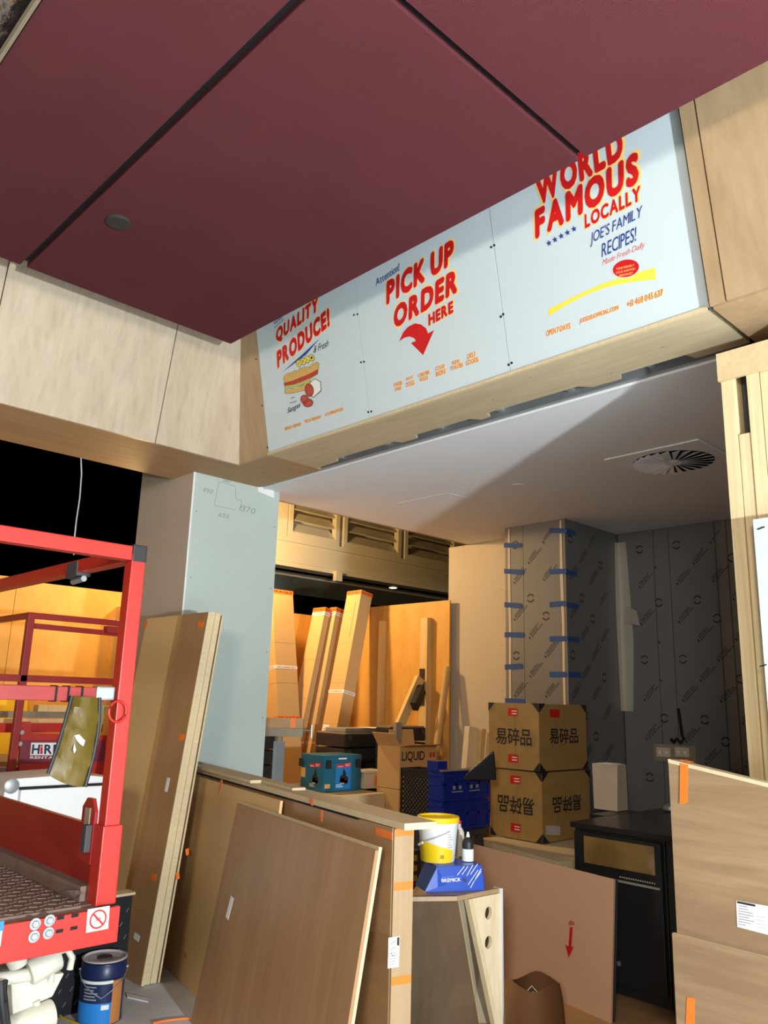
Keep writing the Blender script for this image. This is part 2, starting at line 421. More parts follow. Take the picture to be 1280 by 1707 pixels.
# swirl air diffuser
vc = V((4.485, 2.17, ZS))
dif = thing('swirl_diffuser', vc, 'square white swirl air diffuser in the shaded ceiling', 'air vent')
hw = .298
MB().box((vc.x-hw, vc.y-hw, ZS-.010), (vc.x+hw, vc.y+hw, ZS-.001)).build('face_plate', M_['ceilwhite'], dif, bevel=.004)
MB().lathe([(.235, -.0115), (.235, -.0095)], (vc.x, vc.y, ZS), 48).build('slot_opening', M_['black'], dif)
for k in range(24):
    a = 2*math.pi*k/24
    r0, r1 = .045, .235
    ca, sa = math.cos(a), math.sin(a); t = V((-sa, ca, 0)); r = V((ca, sa, 0))
    c0, c1 = vc+r*r0, vc+r*r1
    P = [c0-t*.003+V((0, 0, -.019)), c1-t*.022+V((0, 0, -.024)), c1+t*.022+V((0, 0, -.0125)), c0+t*.003+V((0, 0, -.0125))]
    MB().prism(P, (0, 0, -.002)).build('swirl_blade', M_['ceilwhite'], dif)
MB().lathe([(.05, -.020), (.05, -.012)], (vc.x, vc.y, ZS), 24).build('hub', M_['ceilwhite'], dif)

# ---- grey column
cx0, cx1, cy0, cy1 = 2.665, 3.385, 4.69, 5.45
cl = struct_root('column', (3.0, 5.0, 0))
MB().box((cx0+.012, cy0+.012, 0), (cx1-.012, cy1, ZS)).build('column_core', M_['darkgrey'], cl)
MB().box((cx0+.004, cy0, 0), (cx1, cy0+.012, ZS)).build('front_sheet', M_['fc'], cl)
MB().box((cx0, cy0+.004, 0), (cx0+.012, cy1, ZS)).build('side_sheet', M_['fctan'], cl)
MB().box((cx1-.012, cy0+.012, 0), (cx1, cy1, ZS)).build('side_sheet', M_['fctan'], cl)
MB().box((cx0, 4.99, ZS+.001), (cx1, cy1, ZS+.5)).build('column_head', M_['fctan'], cl)
MB().box((cx0-.002, cy0-.0015, .0), (cx0+.010, cy0+.004, ZS)).build('corner_bead', M_['white'], cl)
for z in (.9, 1.35, 1.8, 2.25, 2.7):
    for x in (cx0+.04, cx1-.03):
        MB().lathe([(.005, 0), (.005, .003)], (x, cy0-.002, z), 8, Matrix.Rotation(math.pi/2, 4, 'X')).build('screw', M_['pencil'], cl)
plas = at(440, 815, y=cy0)
MB().prism([at(*q, y=cy0-.001) for q in ((428, 806), (456, 818), (456, 831), (440, 824), (430, 820))], (0, -.006, 0)).build('plaster_dab', M_['white'], cl)
# pencilled plan sketch on the column
m = MB()
def pl(*q):
    for a, b in zip(q[:-1], q[1:]):
        m.bar(at(*a, y=cy0-.001), at(*b, y=cy0-.001), .0028, .001, (0, 1, 0))
pl((365, 803), (392, 811), (394, 833), (402, 834), (403, 847)); pl((365, 803), (357, 843), (392, 850))
m.build('pencil_sketch', M_['pencil'], cl)
def ctext(t, a, b, c): text_quad('pencil_note', t, M_['pencil'], at(*a, y=cy0), at(*b, y=cy0), at(*c, y=cy0), .001, cl, shear=.2)
ctext('510', (370, 803), (383, 806), (371, 796)); ctext('490', (337, 820), (354, 824), (338, 812)); ctext('1370', (398, 851), (425, 858), (399, 841)); ctext('655', (363, 861), (382, 865), (364, 854))

# ---- rear column
rc = struct_root('column_rear', (5.95, 4.8, 0))
MB().box((5.80, 4.42, 0), (6.4, 5.15, ZS-.001)).build('column_core', M_['fctan'], rc)
MB().box((5.79, 4.44, 0), (5.80, 5.15, ZS-.002)).build('front_sheet', M_['fctan'], rc)
for z in (1.2, 1.6, 2.0, 2.5):
    MB().box((5.788, 5.08, z), (5.79, 5.088, z+.008)).build('screw', M_['pencil'], rc)
    MB().box((5.788, 4.50, z), (5.79, 4.508, z+.008)).build('screw', M_['pencil'], rc)
MB().box((5.72, 4.30, 1.1), (5.785, 4.405, 2.75)).build('corner_trim', M_['timbgrey'], rc)

# ---- kitchen nib and back wall in film covered steel
NX, NY0, NY1, BX = 5.41, 3.565, 4.17, 6.22
nb = struct_root('wall_kitchen_nib', (5.8, 3.85, 0))
MB().box((NX+.006, NY0+.006, 0), (6.5, NY1, ZS-.001)).build('nib_core', M_['darkgrey'], nb)
ya, yb_ = at(849, 1000, x=NX).y, at(937, 1000, x=NX).y
ym = at(873, 1000, x=NX).y
for y0, y1 in ((ya+.012, NY1), (ym, ya-.012), (yb_+.012, ym), (NY0, yb_-.012)):
    MB().box((NX, y0+.002, 0), (NX+.005, y1-.002, ZS-.001)).build('steel_sheet', M_['steel'], nb)
MB().box((NX+.002, NY0-.001, 0), (BX, NY0+.005, ZS-.001)).build('steel_sheet', M_['steel'], nb)
for y in (ya, yb_):
    P = []
    for z, w in ((.9, .008), (1.3, .014), (1.7, .012), (2.1, .018), (2.5, .013), (2.96, .010)): P.append((y-w, z))
    Q = [(y+w, z) for (y_, z), w in zip(P, (.006, .008, .010, .008, .013, .008))]
    poly = [(NX-.001, a, b) for a, b in P]+[(NX-.001, a, b) for a, b in Q[::-1]]
    MB().prism(poly, (-.002, 0, 0)).build('foam_strip', M_['peach'], nb)
def tape(px0, px1, py, wrap=False):
    a, b = at(px0, py, x=NX-.003), at(min(px1, 943), py, x=NX-.003); h = .021; s = random.uniform(-.012, .012)
    MB().prism([(NX-.0035, a.y, a.z-h), (NX-.0035, b.y, b.z-h+s), (NX-.0035, b.y-.012, b.z+s), (NX-.0035, b.y, b.z+h+s), (NX-.0035, a.y, a.z+h)], (-.0015, 0, 0)).build('tape_strip', M_['bluetape'], nb)
    if wrap:
        c = at(px1, py, y=NY0)
        MB().box((NX, NY0-.004, b.z-h), (c.x, NY0-.002, b.z+h)).build('tape_strip', M_['bluetape'], nb)
for i, py in enumerate((909, 952, 1008, 1058, 1112, 1168)): tape(840+i*.4, 868+i*.4+(i % 2)*3, py)
for i, py in enumerate((884, 953, 1008, 1065, 1124)): tape(916, 958+i*2.4, py, True)
tag(nb, kind='structure')
bw = struct_root('wall_back_kitchen', (BX, 2.5, 0))
MB().box((BX+.006, -1.2, 0), (BX+.2, NY0, ZS-.001)).build('wall_core', M_['darkgrey'], bw)
ysm = [NY0-.006]+[at(px, 1000, x=BX).y for px in (1093, 1119, 1198, 1218)]+[-1.2]
for a, b in zip(ysm[:-1], ysm[1:]):
    MB().box((BX, b+.003, 0), (BX+.005, a-.003, ZS-.001)).build('steel_sheet', M_['steel'], bw)
cz0, cz1, czm = at(1030, 1185, x=BX).z, at(1030, 905, x=BX).z, at(1030, 1015, x=BX).z
MB().prism([(BX-.002, NY0-.002, cz0), (BX-.002, NY0-.09, cz0), (BX-.002, NY0-.12, czm-.3), (BX-.002, NY0-.11, czm), (BX-.002, NY0-.085, cz1), (BX-.002, NY0-.002, cz1)], (-.002, 0, 0)).build('corner_angle', M_['steelbare'], bw)
MB().prism([(BX-.004, NY0-.003, cz0), (BX-.05, NY0-.003, cz0), (BX-.07, NY0-.003, czm), (BX-.05, NY0-.003, cz1), (BX-.004, NY0-.003, cz1)], (0, -.002, 0)).build('corner_angle', M_['steelbare'], bw)
MB().prism([(BX-.006, NY0-.03, czm-.12), (BX-.03, NY0-.2, czm-.16), (BX-.02, NY0-.17, czm-.03), (BX-.006, NY0-.05, czm+.03)], (-.003, 0, 0)).build('peeled_film', M_['steelbare'], bw)
# print on the protective film: rings and slanted lines of small type
def film(o, u, v, n, w, h, parent, seed, skip=None):
    rd = random.Random(seed); m = MB(); o, u, v, n = V(o), V(u), V(v), V(n)
    P = lambda a, b: o+u*a+v*b+n*.0015
    def seg(a0, b0, a1, b1, t):
        d = V((a1-a0, b1-b0)); L = d.length; d = d/L; q = (-d.y*t/2, d.x*t/2)
        m.add([P(a0-q[0], b0-q[1]), P(a1-q[0], b1-q[1]), P(a1+q[0], b1+q[1]), P(a0+q[0], b0+q[1])], [(0, 1, 2, 3)])
    def ring(a, b, r):
        for s0 in (0.4, 3.5):
            pts = [(a+r*math.cos(s0+k*.3), b+r*math.sin(s0+k*.3)) for k in range(9)]
            for p, q in zip(pts[:-1], pts[1:]): seg(*p, *q, r*.38)
    k = 0
    b = .05
    while b < h-.08:
        a = .05+(k % 2)*.15
        j = 0
        while a < w-.05:
            if (k+j) % 3 == 0: ring(a, b, .031)
            else:
                for q in (-.014, .004, .020):
                    l = .15 if q < 0 else rd.uniform(.09, .14)
                    if a+l*.7 < w-.01 and b+l*.75 < h:
                        for s in range(7):
                            t0, t1 = s/7+.01, (s+1)/7-.025*(1+rd.random())
                            seg(a-q*.7+l*.7*t0, b+q*.7+l*.72*t0, a-q*.7+l*.7*t1, b+q*.7+l*.72*t1, .0085)
                seg(a-.016, b-.018, a-.008, b-.010, .024)
            a += .30; j += 1
        b += .155; k += 1
    o_ = m.build('film_print', M_['filmprint'], parent, fix=False); o_['kind'] = 'stuff'
film((NX, NY1-.06, .9), (0, -1, 0), (0, 0, 1), (-1, 0, 0), .52, 2.0, nb, 1)
film((NX+.02, NY0-.001, .9), (1, 0, 0), (0, 0, 1), (0, -1, 0), .7, 2.0, nb, 2)
film((BX, NY0-.16, .9), (0, -1, 0), (0, 0, 1), (-1, 0, 0), .26, 2.0, bw, 3)
film((BX, ysm[2]-.02, .9), (0, -1, 0), (0, 0, 1), (-1, 0, 0), 1.1, 2.0, bw, 4)
# outlets on the back wall
for i, px in enumerate((1107, 1138)):
    p = at(px, 1254, x=BX)
    t = thing('wall_outlet', (BX, p.y, p.z), 'cream double power outlet on the dark steel wall, '+('left of the pair' if i == 0 else 'right of the pair'), 'outlet')
    MB().box((BX-.018, p.y-.058, p.z-.037), (BX-.001, p.y+.058, p.z+.037)).build('face_plate', M_['outlet'], t, bevel=.004)
    for s in (-1, 1):
        MB().box((BX-.021, p.y+s*.028-.008, p.z-.012), (BX-.017, p.y+s*.028+.008, p.z+.010)).build('switch_rocker', M_['paper'], t)
p = at(1104, 1262, x=BX)
bk = MB().box((BX-.001, p.y-.28, p.z-.03), (BX-.0005-.002, p.y+.07, p.z+.10)).build('outlet_backing', M_['timbgrey'], bw)
q = at(1134, 1233, x=BX)
cb = MB().tube([(BX-.03, q.y+.06, q.z), (BX-.05, q.y+.03, q.z-.02), (BX-.06, q.y, q.z+.01), (BX-.05, q.y-.03, q.z-.02), (BX-.04, q.y-.05, q.z+.015), (BX-.006, q.y-.02, q.z+.03), (BX-.006, q.y, q.z+.24)], .012, 8).build('cable_bundle', M_['black'], None, smooth=True)
tag(cb, 'black cable bundle hanging from the steel wall above the power outlets', 'cable')

# ---- right hand timber framing and white wall sheet
fr = struct_root('wall_framing_right', (3.05, .9, 0))
RX = 3.0
yl = at(1205, 640, x=RX).y
zh0, zh1 = at(1203, 637, x=RX-.02).z, at(1200, 592, x=RX-.02).z
MB().box((RX-.038, -.4, zh0), (RX-.02, yl+.004, zh1)).build('header_plate', M_['ply'], fr)
for a, b in ((1212, 1218), (1245, 1212)):
    pass
def studb(y1, w, z0, z1, dx=0): MB().box((RX-.018+dx, y1-w, z0), (RX+.09, y1, z1)).build('stud', M_['lvl'], fr)
studb(yl, .048, 0, zh1-.004)
zn = at(1240, 725, x=RX).z; zc = at(1240, 868, x=RX).z
studb(yl-.052, .042, 0, zn, .004)
MB().box((RX+.05, yl-.094, zn), (RX+.09, yl-.052, zh1)).build('gap_backing', M_['darkgrey'], fr)
studb(yl-.098, .045, 0, zh1-.004); studb(yl-.147, .045, 0, zh1-.004, .006)
MB().box((RX+.01, -4.5, 0), (RX+.08, yl-.2, ZS+.5)).build('wall_lining', M_['white'], fr)
p = at(1250, 865, x=RX-.10)
wsx = RX-.085
MB().box((wsx, -4.5, 0), (wsx+.016, p.y-.004, p.z)).build('wall_sheet', M_['signwhite'], fr)
for pp in ((1269, 880), (1272, 1109)):
    a = at(*pp, x=wsx)
    MB().bar((wsx-.001, a.y+.012, a.z-.004), (wsx-.001, a.y-.012, a.z+.002), .006, .004).build('fixing_mark', M_['ink'], fr)
MB().box((wsx+.018, -4.5, 0), (RX-.02, p.y-.03, p.z-.01)).build('wall_batten', M_['darkgrey'], fr)

# ---- site hoarding
HY, HX = 7.15, 5.72
hz = 2.42
hb = struct_root('wall_back', (3, HY, 0))
xx = -1.2
edges = [-1.2, .05, 1.25, 2.45, 3.65, 4.85, HX]
for a, b in zip(edges[:-1], edges[1:]):
    MB().box((a+.002, HY, 0), (b-.002, HY+.018, hz+random.uniform(-.02, .02))).build('plywood_sheet', M_['hoard'], hb)
p = at(197, 1060, y=HY-.05)
MB().box((p.x-.02, HY-.09, 0), (p.x+.07, HY, hz-.15)).build('stud', M_['stud'], hb)
hr = struct_root('wall_hoarding_side', (HX, 6, 0))
for a, b in ((5.07, 5.95), (5.95, HY)):
    MB().box((HX, a+.002, 0), (HX+.018, b-.002, hz+.02)).build('plywood_sheet', M_['hoard'], hr)
for px, w in ((635, .05), (708, .09)):
    a = at(px, 1100, x=HX-.05)
    MB().box((HX-.07, a.y-w/2, 0), (HX-.001, a.y+w/2, 2.28)).build('stud', M_['stud'], hr)
a, b = at(700, 1130, x=HX-.12), at(655, 1235, x=HX-.42)
MB().bar(a, b+(b-a)*.25, .045, .09).build('diagonal_brace', M_['stud'], hr)
a = at(703, 1145, x=HX-.075)
MB().box((HX-.08, a.y-.03, a.z-.17), (HX-.072, a.y+.03, a.z+.17)).build('steel_bracket', M_['blackplastic'], hr)
c, d = at(703, 1148, x=HX-.12), at(690, 1178, x=HX-.28)
MB().bar(c, d, .055, .10).build('steel_bracket', M_['blackplastic'], hr)

# ---- cream louvred fascia beyond the hoarding
LY = 7.5
lv = struct_root('wall_louvre_fascia', (6, LY, 3))
def L(px, py): return at(px, py, y=LY)
zb0, zb1 = L(457, 940).z, L(457, 893).z
x0, x1 = L(445, 900).x, L(800, 950).x+.6
MB().box((x0-.3, LY, zb0), (x1, LY+.35, zb1-.02)).build('fascia_beam', M_['louver'], lv)
MB().box((x0-.3, LY-.012, zb0+.05), (x1, LY, zb0+.28)).build('fascia_band', M_['louver'], lv)
MB().box((x0-.3, LY-.03, zb1-.04), (x1, LY+.3, zb1+.02)).build('sill_moulding', M_['louver'], lv)
MB().box((x0-.3, LY+.5, zb0-.02), (x1, LY+1.9, zb0+.02)).build('soffit', M_['louver'], lv)
MB().box((x0-.3, LY+.20, zb0), (x1, LY+.5, zb0+.02)).build('soffit', M_['louver'], lv)
MB().box((x0-.3, LY+.25, zb1), (x1, LY+.28, zb1+1.2)).build('back_panel', M_['louver'], lv)
zt = zb1+1.05
pxs = [(480, 565), (572, 668), (674, 760)]
MB().box((x0-.3, LY-.01, zb1+.02), (L(478, 880).x, LY+.1, zt)).build('jamb_panel', M_['louver'], lv)
for a, b in pxs:
    xa, xb = L(a, 880).x, L(b, 880).x
    wf = MB()
    MB().box((xa, LY-.02, zb1+.02), (xa+.06, LY+.06, zt)).build('window_frame', M_['louver'], lv)
    MB().box((xb-.06, LY-.02, zb1+.02), (xb, LY+.06, zt)).build('window_frame', M_['louver'], lv)
    MB().box((xa+.06, LY-.02, zb1+.02), (xb-.06, LY+.06, zb1+.09)).build('window_frame', M_['louver'], lv)
    for i in range(6):
        z = zb1+.10+i*.135
        MB().prism([(xa+.065, LY-.005, z), (xa+.065, LY+.10, z+.12), (xa+.065, LY+.106, z+.113), (xa+.065, LY+.001, z-.006)], (xb-xa-.13, 0, 0)).build('louvre_slat', M_['louver'], lv)
a = L(655, 980); a = at(655, 979, z=zb0)
t = thing('far_downlight', (a.x, a.y, zb0), 'tiny lit downlight under the louvred beam behind the boxes', 'downlight')
MB().lathe([(.05, -.012), (.05, -.002)], (a.x, a.y, zb0), 16).build('lens', M_['lampon'], t)
MB().lathe([(.065, -.006), (.065, -.001)], (a.x, a.y, zb0), 16).build('trim_ring', M_['white'], t)
a = at(562, 961, y=LY-.02)
MB().box((a.x-.05, LY-.06, a.z-.06), (a.x+.05, LY-.001, a.z+.06)).build('junction_box', M_['louver'], lv)
fw_ = MB().box((6.0, 10.56, 0), (8.6, 10.7, 4.5)).build('wall_far', M_['black']); tag(fw_, kind='structure')
s0 = at(446, 955, y=10.5); s1 = at(473, 990, y=10.5)
t = thing('lit_shop_screen', ((s0.x+s1.x)/2, 10.5, s1.z-.4), 'small glowing blue and white screen above the cardboard boxes', 'screen')
MB().box((s0.x-.3, 10.5, s1.z-.4), (s1.x-.05, 10.558, s0.z)).build('screen_face', M_['screen'], t)
MB().box((s1.x-.05, 10.48, s1.z-.4), (s1.x, 10.56, s0.z+.02)).build('screen_frame', M_['white'], t)

# ---- loose wire hanging from the left soffit
w0 = at(135, 763, z=ZS)
w0.y = min(w0.y, 4.97)
wp = [(w0.x, w0.y, ZS)]
for i, (px, py) in enumerate(((136, 790), (133, 830), (127, 870), (124, 900), (123, 925))):
    p = at(px, py, y=w0.y); wp.append((p.x, p.y, p.z))
hw_ = MB().tube(wp, .005, 6).build('hanging_wire', M_['galv'], None, smooth=True); tag(hw_, 'thin grey wire hanging from the left soffit against the dark', 'wire')

# ================================================================== SIGN BOARDS
SB = [(YL, 3.052), (3.048, 2.099), (2.095, YR)]
lab = ['white sign board reading QUALITY PRODUCE! with a sandwich picture, left of three',
       'white sign board reading PICK UP ORDER HERE with a red curved arrow',
       'white sign board reading WORLD FAMOUS LOCALLY, right of three']
boards = []
for (y0, y1), lb in zip(SB, lab):
    b = thing('sign_board', (xs(ZS), (y0+y1)/2, ZS), lb, 'sign', 'shop sign boards on the bulkhead')
    MB().prism([V((xs(ZS+.004), y0, ZS+.004)), V((xs(ZS+.004), y1, ZS+.004)), V((xs(ZT-.03), y1, ZT-.03)), V((xs(ZT-.03), y0, ZT-.03))], (.012, 0, .0024)).build('board', M_['signwhite'], b)
    boards.append(b)
def S(px, py): return on_plane(px, py, P0S, NS)
def stext(b, body, bl, br, tl, mat, off=0., sh=0., outline=None, lift=.0016):
    p, u, v = S(*bl), S(*br), S(*tl)
    if outline:
        du = (u-p).normalized(); dv = (v-p).normalized(); g = outline
        text_quad('lettering_outline', body, M_['yellowoutline'], p-du*g-dv*g+du*.002, u+du*g-dv*g+du*.002, v-du*g+dv*g+du*.002, lift*.6, b, off+.02, sh)
    text_quad('lettering', body, M_[mat], p, u, v, lift, b, off, sh)
def spoly(b, name, pts, mat, lift=.0014):
    P = [S(*q)+NS*lift for q in pts]
    m = MB(); m.add(P, [tuple(range(len(P)))])
    o = m.build(name, M_[mat], b, fix=False)
    return o
def sellipse(b, name, c, rx, ry, mat, lift, n=24, rot=0.):
    ca, sa = math.cos(rot), math.sin(rot)
    return spoly(b, name, [(c[0]+rx*math.cos(t)*ca-ry*math.sin(t)*sa, c[1]+rx*math.cos(t)*sa+ry*math.sin(t)*ca) for t in (2*math.pi*k/n for k in range(n))], mat, lift)
def sline(b, name, pts, w, mat, lift=.002):
    m = MB()
    for p, q in zip(pts[:-1], pts[1:]):
        a, c = S(*p)+NS*lift, S(*q)+NS*lift
        d = (c-a).normalized(); s = d.cross(NS)*w/2; a = a-d*w*.3; c = c+d*w*.3
        m.add([a-s, c-s, c+s, a+s], [(0, 1, 2, 3)])
    return m.build(name, M_[mat], b, fix=False)
b1, b2, b3 = boards
BO = .062
# board one
c1 = lambda x, y: (440+x/6.094, 460+y/6.094)
stext(b1, 'CLEAN', c1(100, 495), c1(190, 440), c1(100, 430), 'blue', 0, .3)
sline(b1, 'underline', [c1(108, 528), c1(205, 442)], .004, 'blue')
stext(b1, 'QUALITY', c1(128, 700), c1(560, 375), c1(122, 540), 'red', BO, .12, .006)
stext(b1, 'PRODUCE!', c1(140, 945), c1(680, 500), c1(122, 775), 'red', BO, .12, .006)
spoly(b1, 'blue_stroke', [c1(180, 985), c1(400, 790), c1(565, 637), c1(430, 800)], 'blue')
stext(b1, '& Fresh', c1(505, 785), c1(658, 715), c1(505, 715), 'ink', 0, .35)
for ch, c in zip('DELI', ((355, 888), (400, 868), (442, 848), (487, 832))):
    p = c1(*c)
    sline(b1, 'badge_stem', [p, (p[0]+2, p[1]+9)], .002, 'ink', .0012)
    sellipse(b1, 'badge_rim', p, 4.6, 6.0, 'ink', .0014, 16, -.2); sellipse(b1, 'badge', p, 3.8, 5.1, 'yellowprint', .0018, 16, -.2)
    stext(b1, ch, (p[0]-1.6, p[1]+2.8), (p[0]+1.6, p[1]+1.4), (p[0]-1.6, p[1]-1.6), 'ink', .01, 0, None, .0022)
bun = [(200, 1040), (206, 1010), (240, 985), (320, 962), (350, 965), (370, 940), (420, 925), (450, 925), (480, 900), (530, 876), (558, 890), (555, 945), (480, 985), (400, 1020), (300, 1060), (215, 1090)]
def grow(pts, k):
    cx = sum(p[0] for p in pts)/len(pts); cy = sum(p[1] for p in pts)/len(pts)
    return [(cx+(p[0]-cx)*k+(3 if p[0] > cx else -3), cy+(p[1]-cy)*k+(3 if p[1] > cy else -3)) for p in pts]
low = [(210, 1160), (300, 1150), (420, 1100), (470, 1060), (480, 1110), (420, 1160), (300, 1190), (230, 1195), (215, 1185)]
meat = [(204, 1085), (300, 1062), (400, 1020), (480, 985), (552, 945), (545, 1000), (470, 1040), (380, 1078), (300, 1105), (212, 1118)]
let = [(212, 1118), (300, 1105), (380, 1078), (470, 1040), (535, 1005), (470, 1062), (430, 1085), (400, 1100), (370, 1115), (330, 1125), (300, 1150), (260, 1140), (218, 1160)]
for nm_, pts, mt in (('sandwich_lower_bun', low, 'bun'), ('sandwich_filling', let, 'greenp'), ('sandwich_meat', meat, 'meat'), ('sandwich_bun', bun, 'bun')):
    spoly(b1, nm_, [c1(*q) for q in grow(pts, 1.0)], 'ink', .0012); spoly(b1, nm_, [c1(*q) for q in pts], mt, .0016)
for q in ((260, 1010), (290, 995), (300, 1020), (330, 985), (390, 955), (420, 945), (430, 965), (500, 910), (520, 905), (470, 930)):
    sellipse(b1, 'sesame_seed', c1(*q), .7, .5, 'ink', .0019, 8)
spoly(b1, 'salami_roll', [c1(*q) for q in ((455, 1095), (520, 1040), (580, 1075), (585, 1170), (500, 1240), (470, 1200))], 'ink', .0018)
spoly(b1, 'salami_roll', [c1(*q) for q in ((460, 1098), (520, 1046), (575, 1080), (578, 1165), (500, 1232), (474, 1196))], 'paper', .0020)
for c, rx, ry in (((463, 1160), 6.6, 10.5), ((415, 1255), 6.2, 7.0), ((450, 1290), 8.0, 6.4)):
    sellipse(b1, 'salami_slice', c1(*c), rx+.8, ry+.8, 'ink', .0022, 20, -.15); sellipse(b1, 'salami_slice', c1(*c), rx, ry, 'meat', .0024, 20, -.15)
    for k in range(9):
        a = k*2.4; r = .25+.65*(k/9)
        sellipse(b1, 'salami_fleck', (c1(*c)[0]+rx*.8*r*math.cos(a), c1(*c)[1]+ry*.8*r*math.sin(a)), .7, .7, 'pinkp', .0026, 6)
stext(b1, 'JOES', c1(275, 1255), c1(312, 1240), c1(275, 1238), 'ink'); stext(b1, 'FAMOUS', c1(268, 1300), c1(330, 1283), c1(268, 1282), 'ink')
stext(b1, 'Sangas', c1(240, 1415), c1(375, 1345), c1(238, 1345), 'ink', .008, .35)
def small(b, body, bl, br, tl): stext(b, body, bl, br, tl, 'orangeprint', .006, .1, .0022)
small(b1, 'FRIENDLY SERVICE', c1(212, 1570), c1(376, 1520), c1(212, 1540))
small(b1, 'FOOD & TAKEAWAY', c1(416, 1498), c1(580, 1445), c1(416, 1466))
small(b1, '+CATERING PACKS', c1(620, 1428), c1(806, 1366), c1(620, 1396))
# board two
c2 = lambda x, y: (600+x/5.333, 420+y/5.333)
stext(b2, 'Attention!', c2(145, 305), c2(362, 160), c2(132, 245), 'blue', .006, .3)
stext(b2, 'PICK UP', c2(236, 478), c2(845, 100), c2(226, 270), 'red', BO, .12, .008)
stext(b2, 'ORDER', c2(306, 690), c2(868, 360), c2(296, 490), 'red', BO, .12, .008)
stext(b2, 'HERE', c2(612, 662), c2(838, 535), c2(602, 560), 'red', BO, .1, .005)
# curved arrow in convex pieces so that its notch stays crisp
aw = [(350, 795), (385, 715), (430, 665), (490, 635), (545, 645), (590, 680), (607, 725), (660, 695), (563, 918), (455, 810), (500, 790), (480, 765), (440, 752), (400, 760)]
spoly(b2, 'arrow', [c2(*q) for q in aw], 'red')
for t, bl, br, tl in (('CHEESE', (300, 1200), (376, 1178), (298, 1170)), ('CAKE', (312, 1238), (368, 1222), (310, 1208)), ('HOT', (412, 1148), (473, 1125), (412, 1120)), ('DOGS', (412, 1203), (485, 1178), (410, 1165)),
                      ('LOBSTER', (520, 1117), (618, 1085), (518, 1085)), ('ROLLS', (537, 1153), (605, 1133), (535, 1120)), ('COLD', (672, 1058), (752, 1028), (670, 1025)), ('BEERS', (678, 1110), (763, 1078), (675, 1070)),
                      ('KIDS', (823, 1005), (885, 985), (822, 973)), ('TOASTIES', (805, 1057), (918, 1020), (803, 1022)), ('DELI', (955, 955), (1025, 925), (953, 915)), ('GOODS', (945, 1012), (1053, 973), (942, 970))):
    small(b2, t, c2(*bl), c2(*br), c2(*tl))
# board three
c3 = lambda x, y: (820+x*.35938, 160+y*.35938)
stext(b3, 'WORLD', c3(222, 512), c3(620, 283), c3(200, 385), 'red', BO, .12, .010)
stext(b3, 'FAMOUS', c3(202, 668), c3(690, 400), c3(190, 535), 'red', BO, .12, .010)
stext(b3, 'LOCALLY', c3(432, 617), c3(695, 482), c3(426, 552), 'red', BO*.7, .1, .006)
for c in ((265, 683), (293, 667), (322, 650), (351, 634), (381, 617)):
    pts = []
    for k in range(10):
        r = 14.5 if k % 2 == 0 else 6.0; a = -math.pi/2+k*math.pi/5-.25
        pts.append(c3(c[0]+r*math.cos(a), c[1]+r*math.sin(a)*1.1))
    ctr = c3(*c)
    P = [S(*q)+NS*.0016 for q in pts]; C0 = S(*ctr)+NS*.0016
    MB().add([C0]+P, [(0, i+1, (i+1) % 10+1) for i in range(10)]).build('star', M_['blue'], b3, fix=False)
stext(b3, "JOE'S FAMILY", c3(457, 702), c3(708, 570), c3(448, 640), 'blue', .004, .32)
stext(b3, 'RECIPES!', c3(510, 750), c3(678, 668), c3(502, 690), 'blue', .004, .32)
stext(b3, 'Made Fresh Daily', c3(513, 795), c3(714, 708), c3(510, 762), 'pinkp', 0, .4)
def strip(b, name, top, bot, mat, lift):
    for i in range(len(top)-1):
        pass
    P = [S(*q)+NS*lift for q in top]+[S(*q)+NS*lift for q in bot]; n = len(top)
    MB().add(P, [(i, i+1, n+i+1, n+i) for i in range(n-1)]).build(name, M_[mat], b, fix=False)
strip(b3, 'yellow_swoosh', [c3(*q) for q in ((260, 992), (340, 950), (430, 907), (520, 868), (620, 836), (700, 812), (757, 796))],
      [c3(*q) for q in ((266, 1020), (350, 968), (440, 922), (530, 888), (620, 868), (700, 858), (762, 850))], 'yellowprint', .0012)
e = c3(622, 800)
sellipse(b3, 'badge_rim', e, 23.5, 15.6, 'signwhite', .0014, 32, -.22); sellipse(b3, 'red_badge', e, 22.2, 14.4, 'red', .0017, 32, -.22)
for k, t in enumerate(('YOUR FRIENDLY', 'LOCAL SANDWICH', 'SPECIALIST')):
    w = (42, 44, 32)[k]; y = 791+k*17; x = 622-3+k*2
    stext(b3, t, c3(x-w, y+8+w*.22), c3(x+w, y+8-w*.22), c3(x-w, y-2+w*.22), 'yellowoutline', 0, 0, None, .0022)
small(b3, 'OPEN 7 DAYS', c3(253, 1115), c3(364, 1078), c3(252, 1090))
small(b3, 'JOESDELIOFFICIAL.COM', c3(408, 1060), c3(587, 997), c3(407, 1035))
small(b3, '+61 468 045 637', c3(628, 982), c3(795, 925), c3(626, 953))
# screws along joints and the lower edge
def ss(b, px, py):
    p = S(px, py)
    Mx = basis(p, (0, 1, 0), NS.cross(V((0, 1, 0))))
    MB().lathe([(.006, -.001), (.006, .0025)], (0, 0, 0), 8).build('screw', M_['ink'], b, Mx)
for q in ((427, 599), (437, 676), (446, 746), (455, 755), (498, 740), (552, 723), (590, 525), (602, 604), (614, 687), (606, 706)): ss(b1, *q)
for q in ((596, 524), (607, 603), (619, 686), (628, 698), (690, 677), (765, 653), (838, 627), (819, 412), (835, 528), (848, 608)): ss(b2, *q)
for q in ((824, 409), (839, 524), (853, 605), (870, 618), (959, 587), (1070, 552), (1180, 515)): ss(b3, *q)

